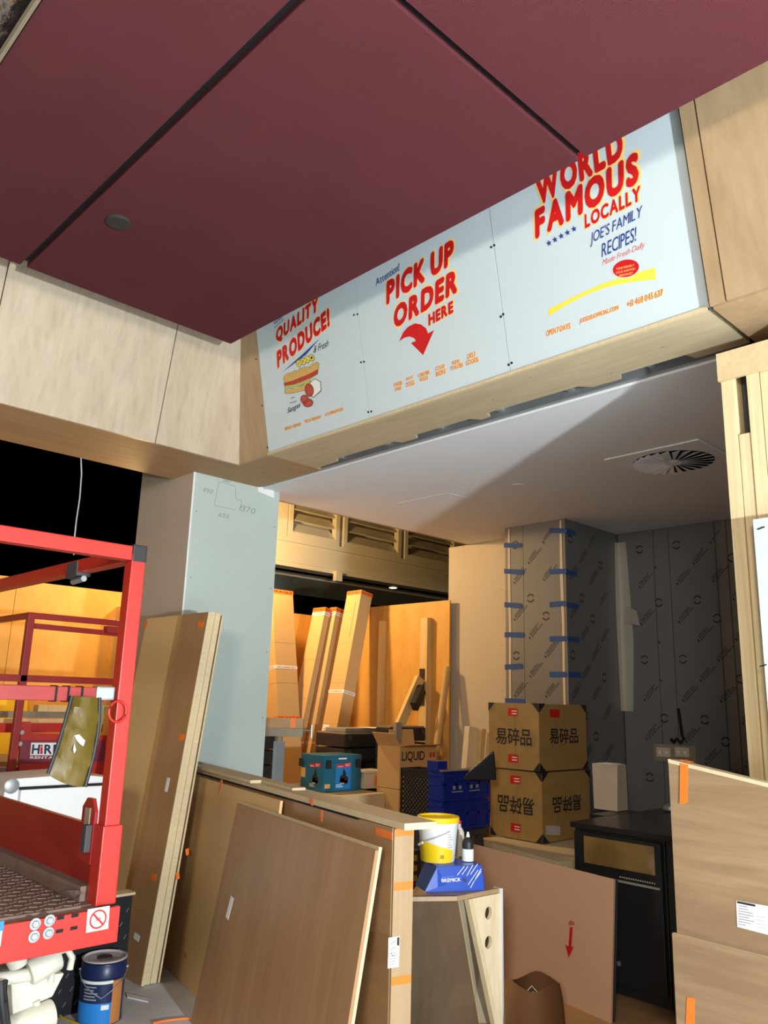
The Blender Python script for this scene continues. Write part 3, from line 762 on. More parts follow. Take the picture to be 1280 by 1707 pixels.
# ================================================================== NEAR SCISSOR LIFT
LX, LY0, DZ, TZ = 1.289, 2.623, .838, 2.0
lift = thing('scissor_lift', (.95, 3.5, 0), 'red scissor lift with guard rails close at the left edge', 'lift')
R_ = M_['redpaint']
def box(name, a, b, mat, parent, bevel=0): return MB().box(a, b).build(name, mat, parent, bevel=bevel)
def bar(name, a, b, w, mat, parent, h=None): return MB().bar(a, b, w, h).build(name, mat, parent, bevel=.003)
LXL, LY1 = .50, 4.45
deck = box('platform_deck', (LXL, LY0, DZ-.03), (LX+.02, LY1, DZ), M_['dust'], lift)
m = MB()
for i in range(26):
    for j in range(40):
        x = LXL+.03+i*.030; y = LY0+.02+j*.045
        d = V((.011, .007, 0)) if (i+j) % 2 else V((.011, -.007, 0))
        if x < LX-.06: m.bar(V((x, y, DZ))-d, V((x, y, DZ))+d, .007, .006)
o = m.build('tread_pattern', M_['dust'], deck, fix=False); o['kind'] = 'stuff'
bar('guard_post', (LX, LY0, DZ+.22), (LX, LY0, TZ-.03), .052, R_, lift)
sl = box('post_sleeve', (LX-.034, LY0-.034, DZ-.002), (LX+.034, LY0+.034, 1.075), R_, lift, .004)
MB().prism([(LX-.036, LY0+.034, .95), (LX-.036, LY0+.13, .96), (LX-.036, LY0+.13, 1.12), (LX-.036, LY0+.10, 1.15), (LX-.036, LY0+.06, 1.15), (LX-.036, LY0+.034, 1.11)], (.012, 0, 0)).build('latch_plate', M_['darkred'], lift)
box('latch_slot', (LX-.040, LY0+.065, 1.04), (LX-.036, LY0+.10, 1.12), M_['timbgrey'], lift); box('latch_pin', (LX-.055, LY0+.045, .985), (LX-.03, LY0+.075, 1.07), M_['darkgrey'], lift, .003)
bar('top_rail', (LXL-.2, LY0, TZ-.028), (LX-.026, LY0, TZ-.028), .05, R_, lift)
bar('top_rail', (LX, LY0+.026, TZ-.028), (LX, LY1, TZ-.028), .05, R_, lift)
box('corner_cap', (LX-.025, LY0-.028, TZ-.056), (LX+.028, LY0+.028, TZ+.004), M_['blackplastic'], lift, .004)
bar('mid_rail', (LXL-.2, LY0+.02, 1.488), (LX-.05, LY0+.02, 1.488), .046, M_['darkred'], lift)
for x in (1.06, 1.10, 1.145):
    box('cable_tie', (x, LY0-.006, 1.462), (x+.006, LY0+.046, 1.514), M_['black'], lift)
box('rail_hinge', (LX-.095, LY0-.012, 1.47), (LX-.03, LY0+.03, 1.515), M_['galv'], lift, .006)
bar('guard_post', (LX, LY1-.02, DZ), (LX, LY1-.02, TZ-.05), .05, R_, lift)
bar('mid_rail', (LX, LY0+.4, 1.44), (LX, LY1, 1.44), .04, M_['darkred'], lift) if False else None
q = [at(140, 948, x=LX), at(70, 962, x=LX)]
bar('rail_clamp', q[0], q[0]+V((0, .10, -.006)), .058, M_['darkgrey'], lift)
MB().tube([q[0]+V((0, -.01, -.04)), q[0]+V((0, .09, -.045))], .012, 8).build('clamp_pin', M_['galv'], lift)
box('toe_board', (LX-.012, LY0+.034, DZ), (LX+.006, LY1, 1.062), M_['darkred'], lift)
box('toe_board_lip', (LX-.05, LY0+.05, DZ), (LX-.012, LY1, DZ+.045), M_['dust'], lift)
fp = box('front_plate', (LXL-.15, LY0-.062, DZ-.108), (LX+.037, LY0-.045, DZ-.004), R_, lift, .002)
FY = LY0-.062
def F(px, py): return at(px, py, y=FY)
for q in ((58, 1540), (82, 1534), (56, 1561), (80, 1555)):
    p = F(*q)
    MB().lathe([(.0165, 0), (.0165, .004)], (p.x, FY, p.z), 20, Matrix.Rotation(math.pi/2, 4, 'X')).build('washer', M_['galv'], fp)
    MB().lathe([(.0105, .004), (.0105, .012), (.008, .013)], (p.x, FY, p.z), 6, Matrix.Rotation(math.pi/2, 4, 'X')).build('bolt_head', M_['galv'], fp)
for q in ((101, 1530), (125, 1526), (99, 1552), (123, 1547)):
    p = F(*q); box('slot', (p.x-.011, FY-.0008, p.z-.005), (p.x+.011, FY+.001, p.z+.005), M_['black'], fp)
p0, pu, pv = F(143, 1555), F(180, 1548), F(146, 1516)
st = MB().add([p0+V((0, -.001, 0)), pu+V((0, -.001, 0)), pu+(pv-p0)+V((0, -.001, 0)), pv+V((0, -.001, 0))], [(0, 1, 2, 3)]).build('warning_sticker', M_['paper'], fp, fix=False)
c = p0+(pu-p0)*.5+(pv-p0)*.5
def ring2(c, r0, r1, mat, parent, name, y, n=32):
    vs = []; fs = []
    for k in range(n):
        a = 2*math.pi*k/n
        for r in (r0, r1): vs.append((c.x+r*math.cos(a), y, c.z+r*math.sin(a)))
    for k in range(n): fs.append((2*k, 2*k+1, (2*k+3) % (2*n), (2*k+2) % (2*n)))
    return MB().add(vs, fs).build(name, mat, parent, fix=False)
ring2(c, .0225, .028, M_['red'], fp, 'prohibition_ring', FY-.002)
MB().bar((c.x-.017, FY-.002, c.z+.017), (c.x+.017, FY-.002, c.z-.017), .001, .006, (1, 0, 1)).build('prohibition_bar', M_['red'], fp)
MB().bar((c.x-.008, FY-.0018, c.z-.002), (c.x+.010, FY-.0018, c.z+.002), .0006, .010).build('pictogram', M_['pencil'], fp)
p0, p1 = F(-30, 1600), F(6, 1538)
box('notice_sticker', (p0.x, FY-.001, F(0, 1578).z), (F(4, 1550).x, FY, F(0, 1538).z), M_['paper'], fp)
box('notice_header', (p0.x, FY-.002, F(0, 1552).z), (F(5, 1550).x, FY-.0012, F(0, 1536).z), M_['skyblue'], fp)
MB().prism([at(*q, y=FY+.01) for q in ((155, 1558), (180, 1551), (183, 1560), (172, 1569), (160, 1568))], (0, .02, 0)).build('bent_tab', M_['galv'], lift)
# ring handle
p = at(195, 1186, y=LY0-.03)
MB().tube([(p.x+.030*math.cos(t), LY0-.034, p.z+.034*math.sin(t)) for t in (2*math.pi*k/24 for k in range(25))], .0042, 8, cap=False).build('ring_handle', R_, lift, smooth=True)
# cream linkage under the platform
am = M_['armwhite']
def A(px, py, dy=.12): return at(px, py, y=LY0+dy)
MB().tube([A(-40, 1638), A(78, 1620)], .020, 16).build('cross_shaft', am, lift, smooth=True)
MB().tube([A(88, 1614, .05), A(88, 1614, .20)], .0, 16) if False else None
c = A(98, 1612, .06)
MB().lathe([(.036, -.045), (.040, -.04), (.040, .045), (.036, .05)], (c.x-.03, c.y+.05, c.z), 24, Matrix.Rotation(math.radians(70), 4, 'Y')).build('pivot_sleeve', am, lift, smooth=True)
MB().tube([A(84, 1638), A(88, 1600), A(98, 1586), A(112, 1582), A(120, 1596), A(116, 1616)], .011, 10).build('pivot_strap', am, lift, smooth=True)
MB().prism([A(18, 1632), A(60, 1627), A(108, 1622), A(88, 1662), A(64, 1672), A(60, 1696), A(22, 1700)], (0, .12, 0)).build('scissor_arm', am, lift, bevel=.006)
MB().prism([A(0, 1630, .26), A(20, 1606, .26), A(48, 1590, .26), A(70, 1592, .26), A(66, 1610, .26), A(30, 1640, .26)], (0, .08, 0)).build('scissor_arm', am, lift, bevel=.006)
MB().tube([A(26, 1590, .10), A(30, 1610, .10)], [.036, .026], 16).build('pivot_boss', am, lift, smooth=True)
c = A(60, 1690, .08)
MB().lathe([(.040, -.08), (.044, -.07), (.044, .06), (.040, .07)], (c.x, c.y+.04, c.z-.035), 24, Matrix.Rotation(math.radians(80), 4, 'Y')).build('lower_pivot', am, lift, smooth=True)
MB().tube([A(60, 1668), A(64, 1690), A(60, 1720)], .012, 10).build('pivot_strap', am, lift, smooth=True)
for k in range(3):
    MB().tube([A(2+k*3, 1636, .05+.02*k), A(4+k*2, 1670, .04), A(8+k*3, 1725, .06)], .010, 8).build('hydraulic_hose', M_['blackplastic'], lift, smooth=True)
box('chassis', (LXL, LY0+.25, .12), (LX-.12, LY1, .42), M_['darkgrey'], lift, .01)
for y in (LY0+.45, LY1-.25):
    MB().lathe([(.06, -.05), (.15, -.05), (.15, .05), (.06, .05)], (LX-.08, y, .15), 24, Matrix.Rotation(math.pi/2, 4, 'Y')).build('wheel', M_['blackplastic'], lift, smooth=True)
for s in (0, 1):
    bar('scissor_link', (LXL+.1+.4*s, LY0+.4, .45+.0*s), (LXL+.1+.4*s, LY1-.2, DZ-.06), .05, am, lift, .08)
# rubble on the deck
rb = MB().add([at(*q, z=DZ+.002) for q in ((92, 1492), (108, 1481), (134, 1478), (142, 1492), (122, 1499))]+[at(112, 1484, z=DZ+.05), at(128, 1484, z=DZ+.055)],
    [(0, 1, 5), (1, 2, 6, 5), (2, 3, 6), (3, 4, 6), (4, 0, 5, 6), (0, 4, 3, 2, 1)]).build('rubble_lump', M_['dust'])
tag(rb, 'dusty lump of rubble on the red lift platform by its post', 'rubble')

# document pouch
t = thing('document_pouch', at(128, 1300, y=LY0-.02), 'olive yellow vinyl document pouch tied to the lift rail', 'pouch')
def Q(px, py, dy=-.012): return at(px, py, y=LY0+dy)
N_ = 9; K_ = 7
Lp = [(120, 1160), (108, 1205), (94, 1250), (80, 1290)]; Rp = [(166, 1163), (165, 1210), (156, 1262), (142, 1312)]
def lerp(P, t):
    i = min(int(t*3), 2); f = t*3-i
    return (P[i][0]+(P[i+1][0]-P[i][0])*f, P[i][1]+(P[i+1][1]-P[i][1])*f)
vs = []; 
for j in range(N_):
    a, b = lerp(Lp, j/(N_-1)), lerp(Rp, j/(N_-1))
    for k in range(K_):
        s = k/(K_-1)
        bulge = -.035*math.sin(math.pi*s)*(0.3+.7*math.sin(math.pi*min(1, .15+j/(N_-1))))+.008*math.sin(j*1.7+k*2.3)
        vs.append(Q(a[0]+(b[0]-a[0])*s, a[1]+(b[1]-a[1])*s+6*math.sin(math.pi*s)*(j/(N_-1)), -.012+bulge))
fs = [(j*K_+k, j*K_+k+1, (j+1)*K_+k+1, (j+1)*K_+k) for j in range(N_-1) for k in range(K_-1)]
o = MB().add(vs+[v+V((0, .012, 0)) for v in vs], fs+[tuple(len(vs)+i for i in reversed(f)) for f in fs]).build('pouch_body', M_['canvas'], t, smooth=True, fix=False)
for P in (Lp, Rp):
    MB().tube([Q(*lerp(P, s/8), -.016) for s in range(9)], .006, 8).build('binding', M_['blackplastic'], t, smooth=True)
MB().prism([Q(*q, .004) for q in ((166, 1163), (176, 1178), (172, 1200), (160, 1255), (157, 1250), (164, 1200))], (0, .004, 0)).build('side_gusset', M_['canvas'], t)
MB().prism([Q(*q, -.05) for q in ((124, 1226), (132, 1224), (142, 1235), (139, 1244), (133, 1240), (128, 1234))], (0, .003, 0)).build('paper_scrap', M_['tin'], t)
MB().prism([Q(*q, -.05) for q in ((124, 1240), (127, 1250), (124, 1256), (122, 1250))], (0, .003, 0)).build('paper_scrap', M_['tin'], t)

# ================================================================== SECOND LIFT BEHIND
c0 = at(52, 1021, z=2.0)
SX, SY = c0.x, c0.y
l2 = thing('scissor_lift', (SX+.5, SY+.6, 0), 'second red scissor lift behind, with a rental plate above its base', 'lift')
def s2(px, py): return at(px, py, y=SY)
XE2 = s2(212, 1040).x
bar('guard_post', (SX, SY, .98), (SX, SY, 2.0), .045, M_['darkred'], l2)
bar('guard_post', (XE2, SY, .98), (XE2, SY, 2.0), .045, M_['darkred'], l2)
bar('top_rail', (SX, SY, 1.98), (XE2, SY, 1.98), .04, M_['darkred'], l2)
bar('second_rail', (SX, SY+.03, s2(60, 1038).z-.02), (XE2, SY+.03, s2(200, 1052).z-.02), .035, M_['darkred'], l2)
box('rail_joint', (s2(176, 1045).x, SY-.03, s2(180, 1055).z), (s2(205, 1045).x, SY+.03, s2(180, 1044).z), M_['darkred'], l2)
bar('mid_rail', (SX-.5, SY, s2(100, 1133).z), (XE2, SY, s2(100, 1133).z), .045, M_['darkred'], l2)
bar('top_rail', (SX, SY, 1.98), (SX, SY+1.0, 1.98), .04, M_['darkred'], l2)
bar('guard_post', (SX, SY+.95, .98), (SX, SY+.95, 1.96), .045, M_['darkred'], l2)
bar('lower_rail', (SX-.35, SY+.25, 1.24), (XE2, SY+.25, 1.24), .06, R_, l2)
pt = s2(40, 1203).z; pb = s2(40, 1296).z
pa = MB().prism([s2(35, 1203), s2(51, 1203), s2(52, 1222), s2(190, 1226), s2(190, 1290), s2(32, 1296)], (0, .03, 0)).build('base_panel', R_, l2)
MB().prism([s2(*q)+V((0, -.003, 0)) for q in ((36, 1234), (175, 1234), (175, 1270), (31, 1273))], (0, .002, 0)).build('purple_decal', plain('decal', (.20, .02, .05), .4, var=.05), pa)
def lt(name, body, mat, bl, br, tl, lift_, off=0.): text_quad(name, body, M_[mat], at(*bl, y=SY-.004), at(*br, y=SY-.004), at(*tl, y=SY-.004), lift_, pa, off)
MB().prism([at(*q, y=SY-.004) for q in ((50, 1259), (91, 1259), (94, 1238), (52, 1238))], (0, -.001, 0)).build('rental_plate', M_['paper'], pa)
lt('lettering', 'H', 'navy', (52, 1257), (65, 1257), (54, 1241), .003, .03); lt('lettering', 'i', 'red', (66.5, 1257), (71, 1257), (67, 1241), .003, .03); lt('lettering', 'R', 'navy', (73, 1257), (86, 1257), (74, 1241), .003, .03); lt('lettering', 'E', 'navy', (88, 1257), (98, 1257), (89, 1241), .003, .03)
lt('lettering', 'RENTALS', 'paper', (50, 1265), (100, 1265), (50, 1260.5), .003, .01)
for q in ((36, 1221), (33, 1240)):
    p = s2(*q); MB().lathe([(.014, 0), (.014, .008)], (p.x, SY-.002, p.z), 12, Matrix.Rotation(math.pi/2, 4, 'X')).build('bolt_head', M_['galv'], pa)
box('chassis', (SX-.3, SY+.05, .1), (XE2-.05, SY+1.2, .95), M_['darkred'], l2, .01)
for y in (SY+.3, SY+1.0):
    MB().lathe([(.06, -.05), (.15, -.05), (.15, .05), (.06, .05)], (SX+.05, y, .15), 24, Matrix.Rotation(math.pi/2, 4, 'Y')).build('wheel', M_['blackplastic'], l2, smooth=True)
box('deck', (SX-.3, SY+.05, .97), (XE2, SY+1.2, 1.0), M_['dust'], l2)
# timber lengths on the second lift's deck
for i, (pa_, pb_, dy, mat) in enumerate((((-30, 1205), (170, 1200), .35, 'stud'), ((-40, 1213), (120, 1214), .5, 'timbgrey'), ((55, 1217), (190, 1212), .42, 'stud'))):
    a, b = at(*pa_, y=SY+dy), at(*pb_, y=SY+dy); a.z = b.z = 1.275+.046*i+(.0 if i else 0)
    o = MB().bar(a, b, .09, .044).build('timber_length', M_[mat]); tag(o, ['long pale timber length lying on the rear red lift, lowest', 'grey weathered timber length on the rear red lift', 'short pale timber length on top of the others on the rear red lift'][i], 'timber', 'timber on the rear lift')
# yellow sheet standing behind
a, b = at(-20, 1148, y=HY-.35), at(66, 1200, y=HY-.35)
o = MB().prism([(a.x-.3, HY-.30, 0), (b.x, HY-.30, 0), (b.x, HY-.03, a.z), (a.x-.3, HY-.03, a.z)], (0, .012, 0)).build('yellow_sheet', M_['yellow']); tag(o, 'yellow sheet leaning on the plywood hoarding behind the rear red lift', 'sheet')

# white drawer unit between the lifts
DY = 4.25
def D(px, py): return at(px, py, y=DY)
t = thing('white_storage_case', (D(100, 1350).x, DY+.2, 0), 'white storage case with dark horizontal grooves behind the red lift toe board', 'case')
zt_ = D(60, 1297).z; xl, xr = D(6, 1330).x, D(196, 1320).x
MB().prism([(xl, DY, .0), (xr, DY, .0), (xr, DY, zt_-.02), (xr-.25, DY, zt_+.01), (xl+.05, DY, zt_), (xl, DY, zt_-.06)], (0, .35, 0)).build('body', M_['white'], t)
for i, py in enumerate((1308, 1338, 1368)):
    z0 = at(120, py, y=DY-.02).z
    MB().box((D(32, py).x, DY-.035, z0-.105), (xr, DY-.001, z0-.012)).build('drawer_front', M_['white'], t, bevel=.004)
    MB().box((D(32, py).x, DY-.012, z0-.012), (xr, DY-.002, z0)).build('groove', M_['black'], t)
p = D(18, 1310)
MB().lathe([(.032, 0), (.036, .012), (.028, .016)], (p.x, DY-.001, p.z), 20, Matrix.Rotation(math.pi/2, 4, 'X')).build('latch', M_['galv'], t, smooth=True)

# black tread plate chest
t = thing('tread_plate_chest', (1.9, 4.2, 0), 'black diamond tread plate chest with a plywood lid behind the paint tin', 'chest')
k0 = at(195, 1672, z=0); kt = at(216, 1492, y=k0.y).z
cxr = k0.x+.03; cxl = 1.36
MB().box((cxl, k0.y, 0), (cxr, k0.y+.02, kt)).build('front_panel', M_['tread'], t); MB().box((cxl, k0.y+.02, 0), (cxr, k0.y+.06, kt)).build('body', M_['tread'], t)
MB().box((cxl, k0.y-.01, kt), (cxr+.01, k0.y+.07, kt+.012)).build('plywood_lid', M_['ply'], t)
for i in range(18):
    for j in range(9):
        x = cxl+.05+i*.056+(j % 2)*.028; z = .05+j*.062
        if x > cxr-.02 or z > kt-.02: continue
        MB().bar((x-.006, k0.y-.001, z-.009), (x+.006, k0.y-.001, z+.009), .003, .004, (0, 1, 0)).build('tread_mark', M_['treadnib'], t)

# ================================================================== PAINT TIN, FLOOR BITS
def cyl(name, prof, c, mat, parent, n=40, Mx=None): return MB().lathe(prof, c, n, Mx).build(name, mat, parent, smooth=True)
def band(name, c, r, z0, z1, a0, a1, mat, parent, n=24, r1=None):
    """printed label: a thin curved patch on a round body, angles in degrees"""
    vs = []; r1 = r1 or r
    for k in range(n+1):
        a = math.radians(a0+(a1-a0)*k/n)
        vs.append((c[0]+r*math.cos(a), c[1]+r*math.sin(a), z0)); vs.append((c[0]+r1*math.cos(a), c[1]+r1*math.sin(a), z1))
    fs = [(2*k, 2*k+2, 2*k+3, 2*k+1) for k in range(n)]
    return MB().add(vs, fs).build(name, mat, parent, smooth=True, fix=False)
pc = at(165, 1698, z=0)
t = thing('paint_tin', pc, 'dark blue paint tin with a pale metal lid on the concrete floor', 'paint tin')
R0, HT = .101, .268
bd = cyl('tin_body', [(R0, 0), (R0, .012), (R0-.002, .014), (R0-.002, HT-.075), (R0+.003, HT-.07), (R0+.003, HT-.02), (R0-.001, HT-.015), (R0-.001, HT-.012)], pc, M_['navy'], t)
cyl('lid', [(R0+.002, HT-.006), (R0+.004, HT), (R0-.004, HT+.002), (R0-.010, HT-.006), (R0-.03, HT-.007), (.045, HT-.004), (.04, HT-.007), (.036, HT-.006), (.0, HT-.006)], pc, M_['tin'], t)
cyl('lid_spout', [(.034, HT-.007), (.034, HT-.001), (.0, HT-.001)], pc, M_['darkgrey'], t, 24)
va = math.degrees(math.atan2(-pc.y, -pc.x))
band('sky_blue_label', pc, R0+.0006, .004, .095, va-75, va+28, M_['skyblue'], bd)
band('copper_label', pc, R0+.0006, .004, .185, va+28, va+62, M_['copper'], bd)
band('white_stripe', pc, R0+.0006, .175, .188, va-75, va+28, M_['paper'], bd)
for i in range(5):
    band('label_text', pc, R0+.0006, .108+i*.013, .114+i*.013, va-50, va-50+[38, 34, 40, 30, 36][i], M_['pencil'], bd)
band('label_text', pc, R0+.001, .068, .088, va+2, va+22, M_['paper'], bd)
hd = [(pc.x+(R0+.006)*math.cos(math.radians(va+s)), pc.y+(R0+.006)*math.sin(math.radians(va+s)), HT-.05-.0011*(90-abs(s))) for s in range(-88, 89, 11)]
MB().tube(hd, .0022, 6).build('wire_handle', M_['galv'], t, smooth=True)
for s in (-88, 88):
    MB().lathe([(.012, 0), (.010, .006)], (pc.x+R0*math.cos(math.radians(va+s)), pc.y+R0*math.sin(math.radians(va+s)), HT-.05), 10).build('handle_ear', M_['tin'], t)
a, b = at(212, 1664, z=0), at(247, 1672, z=0)
o = MB().prism([(a.x, a.y, .001), (b.x, b.y, .001), (b.x+.02, b.y+.05, .001), (a.x+.02, a.y+.05, .001)], (0, 0, .006)).build('white_offcut', M_['white']); tag(o, 'small white strip offcut lying on the concrete by the leaning sheets', 'offcut')
pts = [at(*q, z=.008) for q in ((255, 1705), (280, 1700), (310, 1697), (330, 1699), (345, 1706))]
o = MB().tube([(p.x, p.y, .006) for p in pts], .005, 8).build('extension_cord', M_['orange'], None, smooth=True); tag(o, 'orange extension cord along the floor at the foot of the brown panel', 'cord')
pts = [at(*q, z=.008) for q in ((85, 1680), (105, 1696), (130, 1706), (150, 1715))]
o = MB().tube([(p.x, p.y, .006) for p in pts], .005, 8).build('extension_cord', M_['yellow'], None, smooth=True); tag(o, 'yellow cord on the floor beside the paint tin', 'cord')

# ================================================================== SHEETS LEANING ON THE COLUMN
def sheet(name, o, u, v, w, h, t, mat, parent=None, x0=0., y0=0., z0=0., bevel=.001):
    """board of w x h x t in the frame u (along), v (up), n = u x v (out of its face)"""
    return MB().box((x0, y0, z0), (x0+w, y0+h, z0+t)).build(name, mat, parent, basis(o, u, v), bevel=bevel)
bx, by = 2.430, 4.18             # foot of the outermost right hand face, near edge
vv = V((.228, 0, 1.97)).normalized()
Hs = 1.985
nn = V((0, -1, 0)).cross(vv)      # points to -x (out of the visible face)
lab_s = ['thin brown laminate sheet nearest the column in the leaning stack', 'pale edged thick board in the middle of the stack leaning on the column', 'wide tan fibreboard sheet leaning on the column', 'narrow brown laminate sheet with orange tape, outermost of the leaning stack']
def lean(k, off, thick, y0, wd_, h, face, name='leaning_sheet', edge='edge'):
    o = V((bx, y0+wd_, .002))+V((-1, 0, 0))*off/vv.z*1.0
    t = thing(name, (o.x, y0+wd_/2, 0), lab_s[k], 'sheet', 'sheets leaning on the grey column')
    sheet('core', o, (0, -1, 0), vv, wd_, h, thick-.002, M_[edge], t)
    sheet('face', o, (0, -1, 0), vv, wd_-.001, h-.001, .002, M_[face], t, .0005, .0005, thick-.002, 0)
    return t, o
s1, _ = lean(0, .000, .012, by, .9, Hs-.01, 'brownv')
s2_, _ = lean(1, .020, .036, by, .62, Hs, 'mdf')
s3, _ = lean(2, .057, .028, by+.004, .80, Hs+.004, 'mdf')
s4, o4 = lean(3, .086, .022, by, .30, Hs+.002, 'brownv')
def otape(par, px, py, w, h, p0, n, rot=0, mat='orange', lift=.0012, name='tape_strip'):
    """a strip of tape centred under pixel (px,py) on the plane (p0,n)"""
    c = on_plane(px, py, p0, n); n = V(n).normalized()
    if n.dot(CAM-c) < 0: n = -n
    v = V((0, 0, 1)); v = (v-n*v.dot(n)).normalized(); u = v.cross(n)
    u, v = u*math.cos(rot)+v*math.sin(rot), -u*math.sin(rot)+v*math.cos(rot)
    Mx = basis(c+n*lift*.3, u, v)
    return MB().box((-w/2, -h/2, 0), (w/2, h/2, .0012)).build(name, M_[mat], par, Mx)
pf = o4+nn*.022
for q in ((335, 1041), (303, 1229), (256, 1462)): otape(s4, *q, .055, .035, pf, nn, 0)
otape(s4, 279, 1308, .032, .075, pf, nn, -.05, 'paper', .0012, 'paper_label')
p3 = V((bx-.085, by, 0))
otape(s3, 243, 1041, .05, .036, p3, nn, 0)
for q in ((312, 1420), (296, 1460)): otape(s1, *q, .02, .035, V((bx, by-.001, 0)), (0, -1, 0), .2)
o = otape(s4, 228, 1562, .06, .03, pf, nn, -.1, 'paper', .0012, 'paper_scrap')

# ================================================================== LOW COUNTER WALL AND THE PANELS AGAINST IT
E0 = V((2.22, 2.24, 0)); uu = V((.2187, .9758, 0)); no = V((-.9758, .2187, 0))
cw = thing('counter_wall', E0+uu*1.1-no*.045, 'low counter wall with a timber cap, orange tape round its end', 'counter')
HC = 1.035
def cwb(name, a0, a1, d0, d1, z0, z1, mat, bev=.001):
    """box in counter frame: a along uu from the near end, d outwards along no"""
    Mx = basis(E0, -no, uu)
    return MB().box((-d1, a0, z0), (-d0, a1, z1)).build(name, mat, cw, Mx, bevel=bev)
cwb('frame_core', .02, 2.30, -.075, -.014, .0, HC-.002, M_['timbgrey'])
cwb('front_panel', .0, 2.30, -.013, .0, .0, HC, M_['brownv'])
cwb('back_panel', .0, 2.30, -.09, -.076, .0, HC, M_['brownv'])
cwb('end_panel', -.012, .018, -.088, -.002, .0, HC-.004, M_['ashv2'])
cap = cwb('cap_board', -.10, 2.34, -.13, .012, HC+.006, HC+.030, M_['edge'])
cwb('cap_board', 1.30, 2.36, -.02, .04, HC+.031, HC+.046, M_['edge']); cwb('cap_board', .95, 2.3, -.10, -.03, HC+.031, HC+.043, M_['edge'])
cwb('cap_packer', .25, 2.3, -.05, .008, HC-.004, HC+.006, M_['black'])
ep = E0-uu*.0125
for py in (1388, 1478, 1635):
    cz = on_plane(662, py, ep, -uu).z
    cwb('tape_strip', -.0135, -.0122, -.086, -.004, cz-.014, cz+.014, M_['orange'])
cz = on_plane(632, 1387, E0, no).z
cwb('tape_strip', .0, .12, .0002, .0015, cz-.014, cz+.014, M_['orange'])
cz = on_plane(656, 1587, ep, -uu)
Mx = basis(cz-uu*.0012, -no, (0, 0, 1))
lb = MB().box((-.024, -.05, 0), (.022, .05, .001)).build('paper_label', M_['paper'], cw, Mx)
ring_pts = [(.012*math.cos(a), .002+.014*math.sin(a), .0016) for a in (2*math.pi*k/14 for k in range(15))]
MB().tube([Mx @ V(p) for p in ring_pts], .0009, 5).build('pen_sketch', M_['ink'], lb)
MB().tube([Mx @ V(p) for p in ((-.015, .03, .0016), (.01, .036, .0016))], .0009, 5).build('pen_sketch', M_['ink'], lb)
MB().obox(Mx, (.012, .02, .001), (.021, .047, .0018)).build('label_stripe', M_['ink'], lb)
for k in range(5): MB().obox(Mx, (-.018, -.04+k*.009, .001), (.004+.003*(k % 3), -.037+k*.009, .0016)).build('label_text', M_['pencil'], lb)
# tan sheet on the left of the counter wall
vt = V((-no.x*.075, -no.y*.075, 1)).normalized()
tb = thing('tan_sheet', at(300, 1600, z=0), 'tan fibreboard sheet propped upright on the left half of the counter wall', 'sheet')
oT = E0+uu*2.24+no*.105+V((0, 0, .001))
sheet('core', oT, -uu, vt, 1.32, 1.028, .014, M_['mdf'], tb)
nT = (-uu).cross(vt)
pT = oT+nT*.014
otape(tb, 368, 1311, .028, .07, pT, nT, -.1); otape(tb, 312, 1310, .02, .02, pT, nT)
otape(tb, 316, 1421, .05, .02, pT, nT, -.3); otape(tb, 309, 1593, .04, .02, pT, nT, -.3)
otape(cw, 536, 1352, .022, .085, E0, no, 0)
otape(cw, 519, 1336, .04, .025, E0+no*.013, no, -.3)
# brown panel in front
bp = thing('oak_laminate_sheet', at(480, 1707, z=0), 'large brown oak laminate sheet leaning in front of the counter wall', 'sheet')
vb = V((-no.x*.165, -no.y*.165, 1)).normalized()
dB = .212
oB = E0+uu*1.355+no*dB+V((0, 0, .002))
for i, dz in enumerate((0, .016)):
    nB = (-uu).cross(vb)
    sheet('core' if i == 0 else 'face', oB+nB*dz*1.02+(-uu)*(.006*i), -uu, vb, 1.37, .985-.012*i, .014, M_['edge'] if i == 0 else M_['brownv'], bp)
pB = oB+nB*.031
otape(bp, 383, 1513, .036, .095, pB, nB, -.12, 'paper', .001, 'paper_label')

# ================================================================== SLOPED COUNTER MODULE WITH BUCKET
zM = .62
FLp, FRp, BRp, BLp = at(679, 1495, z=zM), at(762, 1494, z=zM), at(835, 1480, z=zM), at(697, 1473, z=zM)
sh = V((.27, .09, 0)); 
mo = thing('counter_module', ((FLp.x+BRp.x)/2+.1, FLp.y, 0), 'sloping brown counter module with a pale plywood end that has two holes', 'counter')
def dn(p, s): return V((p.x, p.y, 0))+s
fdir = (FRp-FLp).normalized(); fn = V((fdir.y, -fdir.x, 0))
if fn.dot(-FLp) < 0: fn = -fn
b_ = [dn(FLp, sh)-fdir*.20, dn(FRp, sh), dn(BRp, V((.03, .02, 0))), dn(BLp, V((.08, .02, 0)))]
ins = lambda p: p
MB().hexa([b_[0]-fn*.04, b_[1]-fn*.04, b_[2]+V((0, .03, 0)), b_[3]]+[FLp-fn*.04-V((0, 0, .02)), FRp-fn*.04-V((0, 0, .02)), BRp+V((0, .03, -.02)), BLp-V((0, 0, .02))]).build('carcass', M_['timbgrey'], mo)
def slab(name, off0, off1, ext, mat, drop=0.):
    a, b, c, d = FLp-fn*off0, FRp-fn*off0+fdir*ext, b_[1]-fn*off0+fdir*ext, b_[0]-fn*off0
    a, b = a-V((0, 0, drop)), b-V((0, 0, drop))
    MB().prism([a, b, c, d], -fn*(off1-off0)).build(name, mat, mo)
slab('front_face', 0, .014, 0, M_['brownshade'])
slab('front_backing', .0145, .034, .010, M_['ashr'], .002)
slab('front_backing', .0345, .075, .004, M_['pinkboard'], .004)
